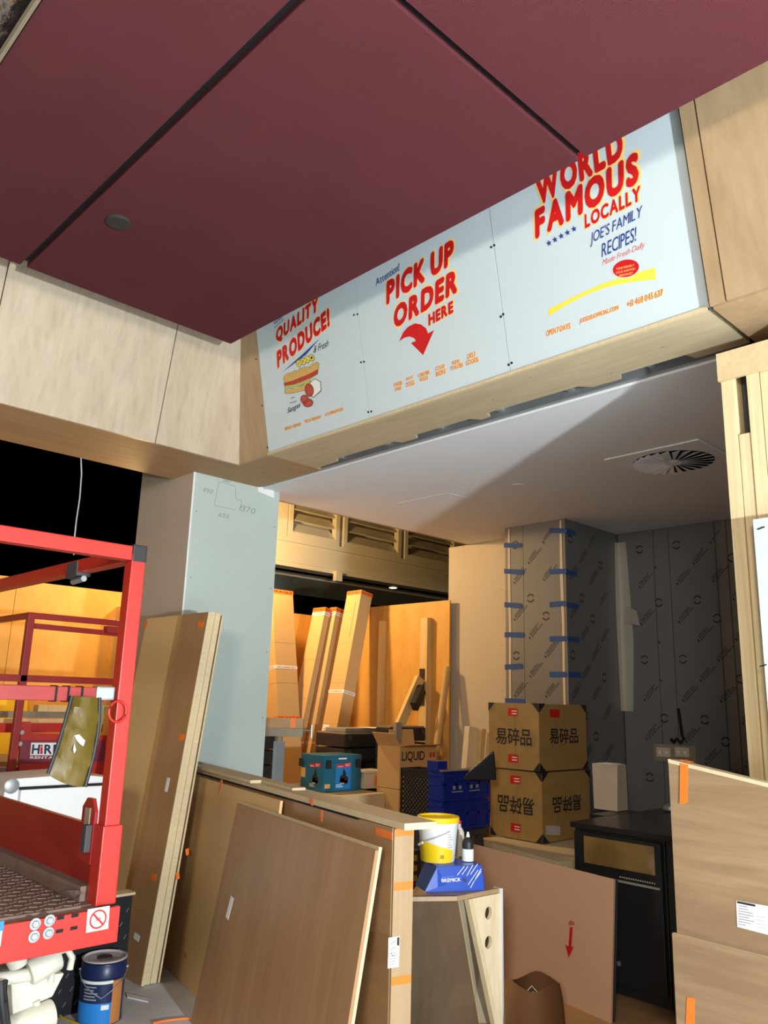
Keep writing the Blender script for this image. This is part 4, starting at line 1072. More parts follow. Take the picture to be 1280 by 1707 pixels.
# plywood end with two holes, facing the camera side
gd = (BRp-FRp).normalized(); gn = V((gd.y, -gd.x, 0))
if gn.dot(-FRp) < 0: gn = -gn
g0, g1 = FRp+gd*.10+gn*.004, BRp-gd*.012+gn*.004
h0, h1 = b_[1]+gd*.05+gn*.004, b_[2]-gd*.012+gn*.004
bm = bmesh.new()
g0.z = g1.z = zM-.022
nG = (g1-g0).cross(h1-g0).normalized()
if nG.dot(-g0) < 0: nG = -nG
h0 = h0-gn*(nG.dot(h0-g0)/nG.dot(gn))
vG = nG.cross(gd).normalized(); vG = vG if vG.z > 0 else -vG
outer = [bm.verts.new(p) for p in (g0, g1, h1, h0)]
Fo = [bm.edges.new((outer[i], outer[(i+1) % 4])) for i in range(4)]
holes = []
for q in ((814, 1522), (814, 1571)):
    c = on_plane(*q, g0, nG); ring = []
    for k in range(24):
        a = 2*math.pi*k/24; ring.append(bm.verts.new(c+gd*.024*math.cos(a)+vG*.0285*math.sin(a)))
    holes += [bm.edges.new((ring[i], ring[(i+1) % 24])) for i in range(24)]
bmesh.ops.triangle_fill(bm, edges=Fo+holes, use_beauty=True, use_dissolve=False)
ex = bmesh.ops.extrude_face_region(bm, geom=list(bm.faces))
bmesh.ops.translate(bm, verts=[e for e in ex['geom'] if isinstance(e, bmesh.types.BMVert)], vec=-gn*.018)
bmesh.ops.recalc_face_normals(bm, faces=bm.faces)
me = bpy.data.meshes.new('plywood_end'); bm.to_mesh(me); bm.free(); me.materials.append(M_['plyy'])
o = bpy.data.objects.new('plywood_end', me); COL.objects.link(o); setp(o, Matrix.Identity(4), mo)
box_top = MB().prism([FLp, FRp, BRp, BLp], (0, 0, -.02)).build('top_panel', M_['ashr'], mo)
MB().prism([g0-gd*.028, g0, h0, h0-gd*.028], -gn*.03).build('edge_batten', M_['edge'], mo)
MB().prism([BRp-gd*.012+gn*.012, BRp+gn*.012, b_[2]+gn*.012, b_[2]-gd*.012+gn*.012], -gn*.05).build('white_edge_strip', M_['white'], mo)

# bucket, spray can, bottle and blue box on the module
zB = zM+.105
# blue carton
bb = thing('blue_carton', at(760, 1485, z=zM), 'blue gloss carton with sloping flaps under the yellow and white bucket', 'carton')
def onz(px, py, z): return at(px, py, z=z)
A0, A1 = onz(711, 1488, zM), onz(808, 1484, zM)
dd = (A1-A0).normalized(); nn2 = V((-dd.y, dd.x, 0))
if nn2.dot(A0) < 0: nn2 = -nn2
T0, T1 = at(727, 1443, z=zM+.118), at(806, 1437, z=zM+.118)
wA = (A1-A0).length
hB = .112; dp = .17
f0 = [A0+dd*.0, A0+dd*wA, A0+dd*(wA-.012)+nn2*.02, A0+dd*.055+nn2*.02]
MB().hexa([A0, A0+dd*wA, A0+dd*wA+nn2*dp, A0+nn2*dp]+[p+V((0, 0, hB)) for p in (A0+dd*.055+nn2*.012, A0+dd*(wA-.012)+nn2*.012, A0+dd*(wA-.012)+nn2*dp, A0+dd*.055+nn2*dp)]).build('box_body', M_['bluebox'], bb, bevel=.002)
MB().prism([A0+dd*(wA)+V((0, 0, .002)), A0+dd*(wA+.022)+nn2*.05+V((0, 0, .03)), A0+dd*(wA+.022)+nn2*.06+V((0, 0, .075)), A0+dd*(wA-.010)+nn2*.02+V((0, 0, hB-.004))], (0, .003, 0)).build('end_flap', M_['bluebox'], bb)
MB().prism([A0-dd*.01-nn2*.001+V((0, 0, .004)), A0+dd*.055-nn2*.001+V((0, 0, .022)), A0+dd*.10+nn2*.003+V((0, 0, .03)), A0+dd*.055+nn2*.012+V((0, 0, hB-.004))], -nn2*.002).build('end_flap', M_['bluebox'], bb)
fpn = (dd.cross((V((0, 0, hB))+nn2*.012))).normalized()
if fpn.dot(-A0) < 0: fpn = -fpn
def BX(px, py): return on_plane(px, py, A0+fpn*.0022, fpn)
text_quad('lettering', 'BREMICK', M_['paper'], BX(736, 1471), BX(768, 1469), BX(735, 1465), .0004, bb, .02, .1)
MB().bar(BX(735, 1463), BX(757, 1460.5), .003, .001, fpn).build('printed_line', M_['skyblue'], bb)
for i, (a, b) in enumerate((((762, 1459), (774, 1444)), ((770, 1458), (780, 1444)), ((778, 1460), (788, 1442)), ((784, 1458), (796, 1440)), ((780, 1475), (797, 1450)), ((784, 1480), (802, 1448)), ((788, 1472), (802, 1452)))):
    p, q = BX(*a), BX(*b)
    MB().bar(p, q, .003, .001, fpn).build('printed_bolt', M_['paper'], bb)
p, q = BX(771, 1465), BX(777, 1469); MB().bar(p, q, .014, .001, fpn).build('printed_bolt', M_['navy'], bb)
# bucket
kc = (at(733, 1436, z=zM+hB+.002)); kc = V((kc.x, kc.y, zM+hB+.001)); kc += (nn2*.03)
bk = thing('plastic_bucket', kc, 'white plastic bucket with a yellow rim and yellow lower half on the blue carton', 'bucket')
r0, r1, hb_ = .083, .098, .175
bo = cyl('bucket_body', [(r0-.004, 0), (r0, .004), (r1, hb_), (r1+.004, hb_+.001), (r1+.004, hb_+.012), (r1-.004, hb_+.013)], kc, M_['bucketwhite'], bk)
cyl('rim_lid', [(r1+.006, hb_+.008), (r1+.008, hb_+.012), (r1+.008, hb_+.030), (r1+.004, hb_+.034), (r1-.006, hb_+.033), (r1-.009, hb_+.022), (.0, hb_+.02)], kc, M_['bucketyellow'], bk)
va = math.degrees(math.atan2(-kc.y, -kc.x))
vs = []; n = 36
for k in range(n+1):
    a = va-120+175*k/n; s = k/n
    zt2 = .098-.035*max(0, (s-.45)/.5) if s < .95 else .06
    for z in (.003, zt2):
        r = r0+(r1-r0)*z/hb_+.0007
        vs.append((kc.x+r*math.cos(math.radians(a)), kc.y+r*math.sin(math.radians(a)), kc.z+z))
MB().add(vs, [(2*k, 2*k+2, 2*k+3, 2*k+1) for k in range(n)]).build('yellow_label', M_['bucketyellow'], bo, smooth=True, fix=False)
rr = lambda z: r0+(r1-r0)*z/hb_+.0012
for i in range(6):
    a = va+8+i*2.2; band('barcode', kc, rr(.02), kc.z+.022, kc.z+.040, a, a+1.1, M_['ink'], bo, 2, rr(.04))
for i in range(6):
    z = .07+i*.012; band('label_text', kc, rr(z), kc.z+z, kc.z+z+.005, va+30, va+50-(i % 3)*4, M_['tin'], bo, 6, rr(z+.005))
hd = [(kc.x+(r1+.006)*math.cos(math.radians(va-55+s)), kc.y+(r1+.006)*math.sin(math.radians(va-55+s)), kc.z+.085+.065*(s/90)) for s in range(-10, 91, 10)]
MB().tube(hd, .0022, 6).build('wire_handle', M_['tin'], bk, smooth=True)
e = hd[1]; MB().tube([hd[0], hd[1], hd[2]], .006, 8).build('handle_grip', M_['bucketwhite'], bk, smooth=True)
for k in range(5): 
    a = math.radians(va-40+k*25); MB().lathe([(.016, 0), (.010, .008)], (kc.x+.09*math.cos(a), kc.y+.09*math.sin(a), kc.z+hb_+.022), 7).build('dried_residue', M_['darkgrey'], bk)
# spray can and bottle
zc_ = zM+hB+.001
sc_ = at(781, 1436, z=zc_)+nn2*.01; sc_.z = zc_
t = thing('spray_can', sc_, 'black and white aerosol spray can on the blue carton beside the bucket', 'spray can')
ca = cyl('can_body', [(.027, 0), (.028, .003), (.028, .085), (.0275, .088), (.020, .105), (.012, .112)], sc_, M_['blackplastic'], t, 28)
band('label', sc_, .0286, .002+sc_.z, .058+sc_.z, 0, 360, M_['bucketwhite'], ca, 28)
cyl('nozzle', [(.009, .112), (.009, .122), (.006, .124), (.006, .134), (.003, .136)], sc_, M_['bucketwhite'], t, 16)
bt = at(772, 1430, z=zc_)+nn2*.06; bt.z = zc_
t = thing('clear_bottle', bt, 'clear plastic bottle half hidden behind the yellow rimmed bucket', 'bottle')
cyl('bottle_body', [(.026, 0), (.028, .004), (.028, .11), (.022, .125), (.011, .14), (.011, .155)], bt, M_['clear'], t, 24)
cyl('cap', [(.013, .153), (.013, .168)], bt, M_['red'], t, 16)

# small black and yellow box behind the end of the counter wall
a = at(690, 1472, d=3.75)
# ================================================================== PINK BOARD, PAPER BAG
BRq = V((3.83, 2.32, .004)); ub = V((.17, .985, 0)).normalized()
TRq = at(1030, 1467, x=3.885); 
vp = (TRq-BRq).normalized()
pk = thing('pink_board', BRq+ub*.5, 'pink tan board with a red down arrow leaning on the kitchen bench', 'board')
hP = (TRq-BRq).length
oP = BRq+ub*1.12
sheet('core', oP, -ub, vp, 1.12, hP, .014, M_['pinkboard'], pk, bevel=.002)
nP = (-ub).cross((vp-ub*vp.dot(ub)).normalized())
pP = oP+nP*.0142
MB().box((0, 0, -.02), (1.12, hP-.004, -.001)).build('back_sheet', M_['darkgrey'], pk, basis(oP, -ub, vp))
def PK(px, py): return on_plane(px, py, pP, nP)
MB().add([PK(*q)+nP*.001 for q in ((950, 1545), (954.5, 1546), (952.5, 1579), (957, 1577), (948, 1597), (942, 1574), (947.5, 1578))], [(0, 1, 2, 6), (2, 3, 4), (2, 4, 6), (4, 5, 6)]).build('arrow', M_['red'], pk, fix=False)
text_quad('lettering', 'up', M_['red'], PK(957.5, 1534), PK(948, 1533), PK(957, 1543), .001, pk, .02)
bgc = at(880, 1700, z=0.004)
bgc = V((3.475, 2.515, .004))
t = thing('paper_bag', bgc, 'open brown paper bag standing by the pink board', 'bag')
m = MB(); n = 20
rings = []
for z, s in ((0, .135), (.06, .132), (.14, .124), (.205, .112)):
    rings.append([(bgc.x+s*1.05*(abs(math.cos(a))**.75)*math.copysign(1, math.cos(a)), bgc.y+s*.9*(abs(math.sin(a))**.75)*math.copysign(1, math.sin(a)), bgc.z+z+(.012*math.sin(3*a) if z > .15 else 0)) for a in (2*math.pi*k/n+.3 for k in range(n))])
vs = [p for r in rings for p in r]
inner = [[(bgc.x+(p[0]-bgc.x)*.97, bgc.y+(p[1]-bgc.y)*.97, p[2]) for p in r] for r in rings]
fs = [(i*n+k, i*n+(k+1) % n, (i+1)*n+(k+1) % n, (i+1)*n+k) for i in range(3) for k in range(n)]
nv = len(vs); vi = [p for r in inner for p in r]
fs2 = [tuple(nv+i for i in reversed(f)) for f in fs]
rim = [(3*n+k, 3*n+(k+1) % n, nv+3*n+(k+1) % n, nv+3*n+k) for k in range(n)]
MB().add(vs+vi, fs+fs2+rim+[tuple(range(n-1, -1, -1))]).build('bag_body', M_['paperbag'], t, smooth=True, fix=False)
MB().tube([bgc+V((-.03, -.02, .12)), bgc+V((-.02, 0, .165)), bgc+V((.01, -.02, .15)), bgc+V((0, .02, .18)), bgc+V((-.05, .03, .15))], .003, 6).build('white_cord', M_['paper'], t, smooth=True)
MB().prism([bgc+V(p) for p in ((-.01, -.05, .13), (.03, -.07, .14), (.035, -.055, .145), (-.005, -.035, .135))], (0, 0, .002)).build('paper_slip', M_['bun'], t)

# ================================================================== RIGHT HAND BOARDS
RBX = 2.83
rbA = thing('oak_board', (RBX, 1.0, 0), 'tall pale oak board with orange tape and a white label at the right edge', 'board')
tl, tr_ = at(1114, 1272, x=RBX), at(1280, 1313, x=RBX)
dz = (tr_.z-tl.z)/(tr_.y-tl.y)
yN = tl.y-1.2
fr_ = basis((RBX, tl.y, 0), (0, -1, 0), (0, 0, 1))
def RB(name, off, t_, par, mat, zt0, zt1, len_=1.2, y0=0.):
    m = MB().hexa([(y0, 0, off), (len_, 0, off), (len_, 0, off+t_), (y0, 0, off+t_), (y0, zt0, off), (len_, zt1, off), (len_, zt1, off+t_), (y0, zt0, off+t_)])
    return m.build(name, mat, par, fr_)
RB('face', -.016, .016, rbA, M_['ashu'], tl.z, tl.z-dz*-1*-1.2 if False else tl.z+dz*(-1.2))
RB('core', -.062, .045, rbA, M_['edge'], tl.z+.012, tl.z+.012+dz*(-1.2))
RB('lipping', -.018, .020, rbA, M_['ashu'], .001, .001) if False else None
lp = MB().hexa([(0, tl.z+.001, -.016), (1.2, tl.z+dz*-1.2+.001, -.016), (1.2, tl.z+dz*-1.2+.001, .002), (0, tl.z+.001, .002), (0, tl.z+.014, -.016), (1.2, tl.z+dz*-1.2+.014, -.016), (1.2, tl.z+dz*-1.2+.014, .002), (0, tl.z+.014, .002)]).build('lipping', M_['edge'], rbA, fr_)
nR = V((-1, 0, 0))
def strip_px(par, name, pts, mat, plane_x, th=.0012):
    return MB().prism([at(*q, x=plane_x) for q in pts], (-th, 0, 0)).build(name, M_[mat], par)
strip_px(rbA, 'tape_strip', ((1134, 1272), (1147, 1275), (1146, 1337), (1141, 1340), (1133, 1340)), 'orange', RBX-.003)
MB().prism([(RBX-.003, at(1134, 1272, x=RBX).y, tl.z+.0145), (RBX-.003, at(1147, 1275, x=RBX).y, tl.z+.0145-.006), (RBX+.045, at(1147, 1275, x=RBX).y, tl.z+.013-.006), (RBX+.045, at(1134, 1272, x=RBX).y, tl.z+.013)], (0, 0, .0012)).build('tape_strip', M_['orange'], rbA)
lb = strip_px(rbA, 'paper_label', ((1227, 1501), (1283, 1511), (1283, 1559), (1229, 1545)), 'paper', RBX-.001)
strip_px(lb, 'label_header', ((1229, 1502), (1259, 1508), (1259, 1511.5), (1229, 1505.5)), 'ink', RBX-.003)
for i in range(8):
    y = 1509+i*4.4; w = (14, 16, 24, 25, 18, 26, 20, 12)[i]
    strip_px(lb, 'label_text', ((1231, y), (1231+w, y+w*.18), (1231+w, y+w*.18+1.3), (1231, y+1.3)), 'pencil', RBX-.003)
for i in range(4):
    y = 1527+i*6; strip_px(lb, 'label_text', ((1262, y), (1277, y+2.8), (1277, y+4), (1262, y+1.2)), 'tin', RBX-.003)
rbB = thing('oak_board', (RBX-.1, 1.0, 0), 'shorter pale oak board standing in front of the taller one at the right edge', 'board')
RX2 = RBX-.03
tl2 = at(1120, 1556, x=RX2); tr2 = at(1280, 1597, x=RX2); d2 = (tr2.z-tl2.z)/(tr2.y-tl2.y)
fr_ = basis((RX2, tl2.y, 0), (0, -1, 0), (0, 0, 1))
RB('face', -.004, .004, rbB, M_['ashu'], tl2.z, tl2.z+d2*-1.2); RB('core', -.018, .0138, rbB, M_['edge'], tl2.z+.001, tl2.z+d2*-1.2+.001)
strip_px(rbB, 'tape_strip', ((1145, 1662), (1158, 1664), (1158, 1712), (1143, 1712)), 'orange', RX2-.001)

# ================================================================== BACKGROUND GOODS
def pbox_frame(px, py, wl, wr, h, z=None, d=None):
    """near bottom corner under pixel; wl along +y (left face), wr along +x (right face)"""
    p = at(px, py, z=z, d=d) if z is None or d is None else at(px, py, z=z)
    return p
def carton(name, p, wl, wr, h, mat, label, cat, group=None, part='body', bev=.003):
    t = thing(name, (p.x+wr/2, p.y+wl/2, p.z), label, cat, group)
    b = MB().box(p, (p.x+wr, p.y+wl, p.z+h)).build(part, mat, t, bevel=bev)
    return t, b
def faceL(p, wl, h): return lambda s, t: V((p.x-.001, p.y+wl*(1-s), p.z+h*t))     # left face, s from far to near
def faceR(p, wr, h): return lambda s, t: V((p.x+wr*s, p.y-.001, p.z+h*t))          # right face, s from near outwards
def fquad(par, name, F, s0, s1, t0, t1, mat, lift=.0012, tilt=0.):
    a, b, c, d = F(s0, t0), F(s1, t0+tilt), F(s1, t1+tilt), F(s0, t1)
    n = (b-a).cross(d-a).normalized()*lift
    return MB().prism([a, b, c, d], n).build(name, M_[mat], par)
def ftext(par, body, F, s0, s1, t0, t1, mat, off=0., lift=.0022, flip=False):
    if flip: return text_quad('lettering', body, M_[mat], F(s1, t1), F(s0, t1), F(s1, t0), lift, par, off)
    return text_quad('lettering', body, M_[mat], F(s0, t0), F(s1, t0), F(s0, t1), lift, par, off)

# bench under the two cartons
ZBn = .575
b0, b1 = at(793, 1397, z=ZBn), at(928, 1437, z=ZBn)
ud = (b1-b0).normalized(); vd = V((-ud.y, ud.x, 0))
if vd.x < 0: vd = -vd
t = thing('low_bench', (b0+b1)/2, 'low kitchen bench with a pale edged top under the two brown cartons', 'bench')
Mb = basis((b0.x, b0.y, 0), ud, vd); Lb = (b1-b0).length
if Mb.col[2].z < 0: Mb = basis((b1.x, b1.y, 0), -ud, vd)
MB().box((0, .0, ZBn-.075), (Lb, .82, ZBn)).build('bench_top', M_['edge'], t, Mb, bevel=.004)
MB().box((.03, .04, .0), (Lb-.03, .78, ZBn-.078)).build('bench_body', M_['darkgrey'], t, Mb)
# cartons
cp = V((4.785, 3.385, ZBn+.006))
for k in range(2):
    p = V((cp.x+.0-.012*k, cp.y+.008*k, cp.z+k*.463)); wl, wr, h = .445, .60, .455
    lbl = ('lower brown carton with upside down black Chinese characters, on the low bench', 'upper brown carton with black Chinese characters, on top of the other carton')[k]
    t, b = carton('brown_carton', p, wl, wr, h, M_['card2'], lbl, 'carton', 'stacked brown cartons')
    FLf, FRf = faceL(p, wl, h), faceR(p, wr, h)
    ftext(b, '易碎品', FLf, .15, .86, .36, .62, 'ink', .012, flip=(k == 0))
    ftext(b, '易碎品', FRf, .20, .80, .40, .64, 'ink', .012, flip=(k == 0))
    for s0, t0 in ((.40, .80), (.40, .10)):
        q = fquad(b, 'fragile_sticker', FLf, s0, s0+.19, t0, t0+.12, 'red')
        fquad(q, 'sticker_print', FLf, s0+.075, s0+.175, t0+.03, t0+.045, 'paper', .002); fquad(q, 'sticker_print', FLf, s0+.075, s0+.175, t0+.07, t0+.085, 'paper', .002)
    if k == 1: fquad(b, 'fragile_sticker', FRf, .22, .42, .80, .92, 'red')
    else: fquad(b, 'shipping_label', FRf, .06, .34, .12, .25, 'tin', .0012, -.04)
    for s, tt in ((0, 0), (1, 0), (0, 1), (1, 1)):
        for Ff in (FLf, FRf):
            sg = .12*(1 if s == 0 else -1); tg = .13*(1 if tt == 0 else -1)
            P = [Ff(s, tt), Ff(s+sg, tt), Ff(s, tt+tg)]
            nn3 = V((-1, 0, 0)) if Ff is FLf else V((0, -1, 0))
            MB().prism([q+nn3*.0005 for q in P], nn3*.003).build('corner_guard', M_['blackplastic'], b)
    MB().prism([p+V((-.002, -.002, h)), p+V((.07, -.002, h)), p+V((-.002, .07, h))], (0, 0, .003)).build('corner_guard', M_['blackplastic'], b)
    fquad(b, 'packing_tape', FLf, .47, .53, 0, 1, 'card2', .0006)

# fridge
FX = 4.10
f0, f1 = at(958, 1367, x=FX), at(1107, 1394, x=FX)
ft = (f0.z+f1.z)/2
fg = thing('bar_fridge', (FX+.3, (f0.y+f1.y)/2, 0), 'black under bench glass door fridge in the dark kitchen', 'fridge')
MB().box((FX, f1.y, .05), (FX+1.0, f0.y, ft-.03)).build('cabinet', M_['fridge'], fg, bevel=.004)
MB().box((FX-.02, f1.y-.25, ft-.03), (FX+1.1, f0.y+.02, ft)).build('top_panel', M_['fridge'], fg, bevel=.004)
MB().box((FX-.002, f1.y-.24, .04), (FX+.6, f1.y-.006, ft-.032)).build('side_cabinet', M_['fridge'], fg, bevel=.004)
def FG(px, py): return at(px, py, x=FX-.03)
g0, g1 = FG(973, 1396), FG(1092, 1454)
zt_g, zb_g = FG(1030, 1402).z, FG(1030, 1448).z
dr = MB().box((FX-.028, f1.y+.01, .10), (FX-.002, f0.y-.01, ft-.045)).build('door', M_['fridge'], fg, bevel=.004)
MB().box((FX-.031, g1.y, zb_g), (FX-.0285, g0.y, zt_g)).build('glass_pane', M_['glassreflection'], dr)
MB().box((FX-.036, f1.y+.02, zb_g-.065), (FX-.028, f0.y-.03, zb_g-.055)).build('handle_trim', M_['steelbare'], dr)
for k in range(16):
    y = g1.y+.004+k*.013; MB().box((FX-.031, y, zb_g-.042), (FX-.0285, y+.006, zb_g-.036)).build('vent_slot', M_['louver'], dr)
MB().lathe([(.012, 0), (.012, .004)], (FX-.029, f1.y+.27, .2), 12, Matrix.Rotation(-math.pi/2, 4, 'Y')).build('lock', M_['galv'], dr)
kb = thing('kitchen_bench', (FX+.8, f0.y+.3, 0), 'dark bench beside the black fridge under the grey carton', 'bench')
MB().box((FX+.36, f0.y+.025, ft-.03), (FX+.74, f0.y+.13, ft)).build('bench_top', M_['fridge'], kb, bevel=.003)
MB().box((FX+.40, f0.y+.03, 0), (FX+.72, f0.y+.12, ft-.031)).build('bench_body', M_['darkgrey'], kb)
# grey carton on top of fridge
p = at(1029, 1353, z=ft+.003)
gc = thing('grey_carton', p, 'plain grey brown upright carton on top of the black fridge', 'carton')
w2 = .165
MB().hexa([p, p+V((.13, 0, 0)), p+V((.13, w2, 0)), p+V((0, w2, 0))]+[q+V((0, 0, .275)) for q in (p+V((.012, -.005, 0)), p+V((.125, .0, 0)), p+V((.125, w2+.008, 0)), p+V((.005, w2+.008, 0)))]).build('body', M_['fctan'], gc, bevel=.002)
MB().prism([p+V((.0, .03, .2755)), p+V((.12, .03, .2755)), p+V((.12, .14, .2755)), p+V((.0, .14, .2755))], (0, 0, .003)).build('top_flap', M_['paper'], gc)
p = at(1118, 1352, z=ft+.003)
o = MB().lathe([(.04, 0), (.05, .01), (.045, .03), (.02, .045)], p, 16).build('small_pot', M_['galv'], None, smooth=True); tag(o, 'small grey metal pot on the fridge top by the oak board', 'pot')
p = at(1112, 1364, z=ft+.003)

# plywood bench box with teal case, tub
ZB2 = .76
pb_ = at(652, 1321, z=ZB2); 
t = thing('plywood_box', (pb_.x-.4, pb_.y+.3, 0), 'pale plywood box under the teal case and clear tub', 'box')
MB().box((pb_.x-.85, pb_.y, .0), (pb_.x-.07, pb_.y+.55, ZB2)).build('body', M_['ply'], t, bevel=.003)
# teal tool case
tcn = at(539, 1321, z=ZB2+.004)
wl, wr, h = .30, .395, .275
t, b = carton('tool_case', tcn, wl, wr, h, M_['teal'], 'teal power tool case with picture labels on the plywood box', 'tool case')
lid = MB().box(tcn+V((-.004, -.004, h-.055)), tcn+V((wr+.004, wl+.004, h+.006))).build('lid', M_['teal'], t, bevel=.006)
FLf, FRf = faceL(tcn, wl, h), faceR(tcn, wr, h)
for F, s0, s1, mt in ((FLf, .38, .86, 'teal'), (FRf, .30, .72, 'tealb')):
    q = fquad(b, 'picture_label', F, s0, s1, .06, .77, mt, .0012)
    w = s1-s0
    fquad(q, 'brand_badge', F, s0+.02, s0+.02+w*.42, .66, .76, 'red', .0045); fquad(q, 'brand_badge', F, s0+.52*w, s0+.95*w, .68, .80, 'red', .0045)
    ftext(q, 'makita', F, s0+.04, s0+.02+w*.38, .68, .73, 'paper', .005, .006); ftext(q, 'XGT', F, s0+.56*w, s0+.9*w, .70, .77, 'paper', .01, .006)
    # printed saw: blade, body and handle
    def P(a, c): return F(s0+w*a, .08+.55*c)
    for pts, mt2 in ((((.25, .3), (.75, .25), (.85, .5), (.6, .7), (.3, .65)), 'ink'), (((.45, .65), (.7, .7), (.55, .98), (.48, .95)), 'ink'), (((.3, .25), (.55, .22), (.6, .5), (.36, .52)), 'tin'), (((.55, .15), (.85, .25), (.8, .42), (.6, .38)), 'darkgrey')):
        n3 = (P(1, 0)-P(0, 0)).cross(P(0, 1)-P(0, 0)).normalized()
        MB().prism([P(*q_)+n3*.0014 for q_ in pts], n3*.0006).build('printed_saw', M_[mt2], q)
    for k in range(2): fquad(q, 'label_text', F, s0+.04*w, s0+(.5-.1*k)*w, .12+.05*k, .14+.05*k, 'paper', .0022)
for F, s in ((FRf, .08), (FRf, .90), (FLf, .02)):
    c = F(s, .78); MB().box(c-V((.022, .022, .035)), c+V((.022, .012, .030))).build('latch', M_['blackplastic'], t, bevel=.005)
q = fquad(b, 'sticker', FLf, .02, .20, .35, .62, 'bun', .002); fquad(b, 'sticker', FRf, .02, .16, .10, .22, 'bun', .002)
fquad(lid, 'lid_label', FRf, .36, .58, .90, .94, 'paper', .006)
# clear tub with orange label
tn = at(607, 1316, z=ZB2+.003)
t = thing('plastic_tub', tn+V((.1, .1, 0)), 'milky plastic tub with an orange label beside the teal case', 'tub')
tw, td, th_ = .235, .16, .125
MB().hexa([tn+V((.01, .01, 0)), tn+V((tw-.01, .01, 0)), tn+V((tw-.01, td, 0)), tn+V((.01, td, 0))]+[tn+V((0, 0, th_)), tn+V((tw, 0, th_)), tn+V((tw, td+.01, th_)), tn+V((0, td+.01, th_))]).build('tub_body', M_['clear'], t, bevel=.008)
MB().box(tn+V((-.008, -.008, th_)), tn+V((tw+.008, td+.018, th_+.022))).build('lid', M_['clear'], t, bevel=.008)
MB().prism([tn+V((.115, -.001, .02)), tn+V((tw-.018, -.001, .02)), tn+V((tw-.012, -.004, .11)), tn+V((.118, -.004, .11))], (0, -.004, 0)).build('orange_label', M_['orange'], t)
# open carton LIQUID
ln = at(665, 1316, z=.80)
wl, wr, h = .26, .44, .33
lo = carton('shipping_carton', V((ln.x, ln.y, .002)), wl, wr, ln.z-.006, M_['card'], 'closed cardboard carton under the open LIQUID carton', 'carton')
t = thing('shipping_carton', ln+V((wr/2, wl/2, 0)), 'open cardboard carton printed LIQUID with raised flaps', 'carton')
w_ = .006
for nm_, a, b_2 in (('side', (0, 0, 0), (w_, wl, h)), ('side', (wr-w_, 0, 0), (wr, wl, h)), ('front', (w_, 0, 0), (wr-w_, w_, h)), ('back', (w_, wl-w_, 0), (wr-w_, wl, h)), ('bottom', (w_, w_, 0), (wr-w_, wl-w_, w_))):
    MB().box(ln+V(a), ln+V(b_2)).build(nm_, M_['card'], t)
MB().prism([ln+V((0, 0, h)), ln+V((0, wl, h)), ln+V((-.07, wl, h+.10)), ln+V((-.07, 0, h+.10))], (.004, 0, .003)).build('flap', M_['card'], t)
MB().prism([ln+V((0, -.0, h)), ln+V((wr, 0, h)), ln+V((wr, -.10, h+.015)), ln+V((0, -.10, h+.015))], (0, 0, .004)).build('flap', M_['card'], t)
MB().prism([ln+V((wr*.3, wl, h)), ln+V((wr, wl, h)), ln+V((wr+.03, wl+.05, h+.12)), ln+V((wr*.4, wl+.05, h+.12))], (0, .004, 0)).build('flap', M_['card'], t)
ftext(t, 'LIQUID', faceR(ln, wr, h), .05, .66, .62, .88, 'ink', .012)
for k in range(2): fquad(t, 'handling_mark', faceR(ln, wr, h), .80+k*.09, .86+k*.09, .72, .84, 'meat', .001)
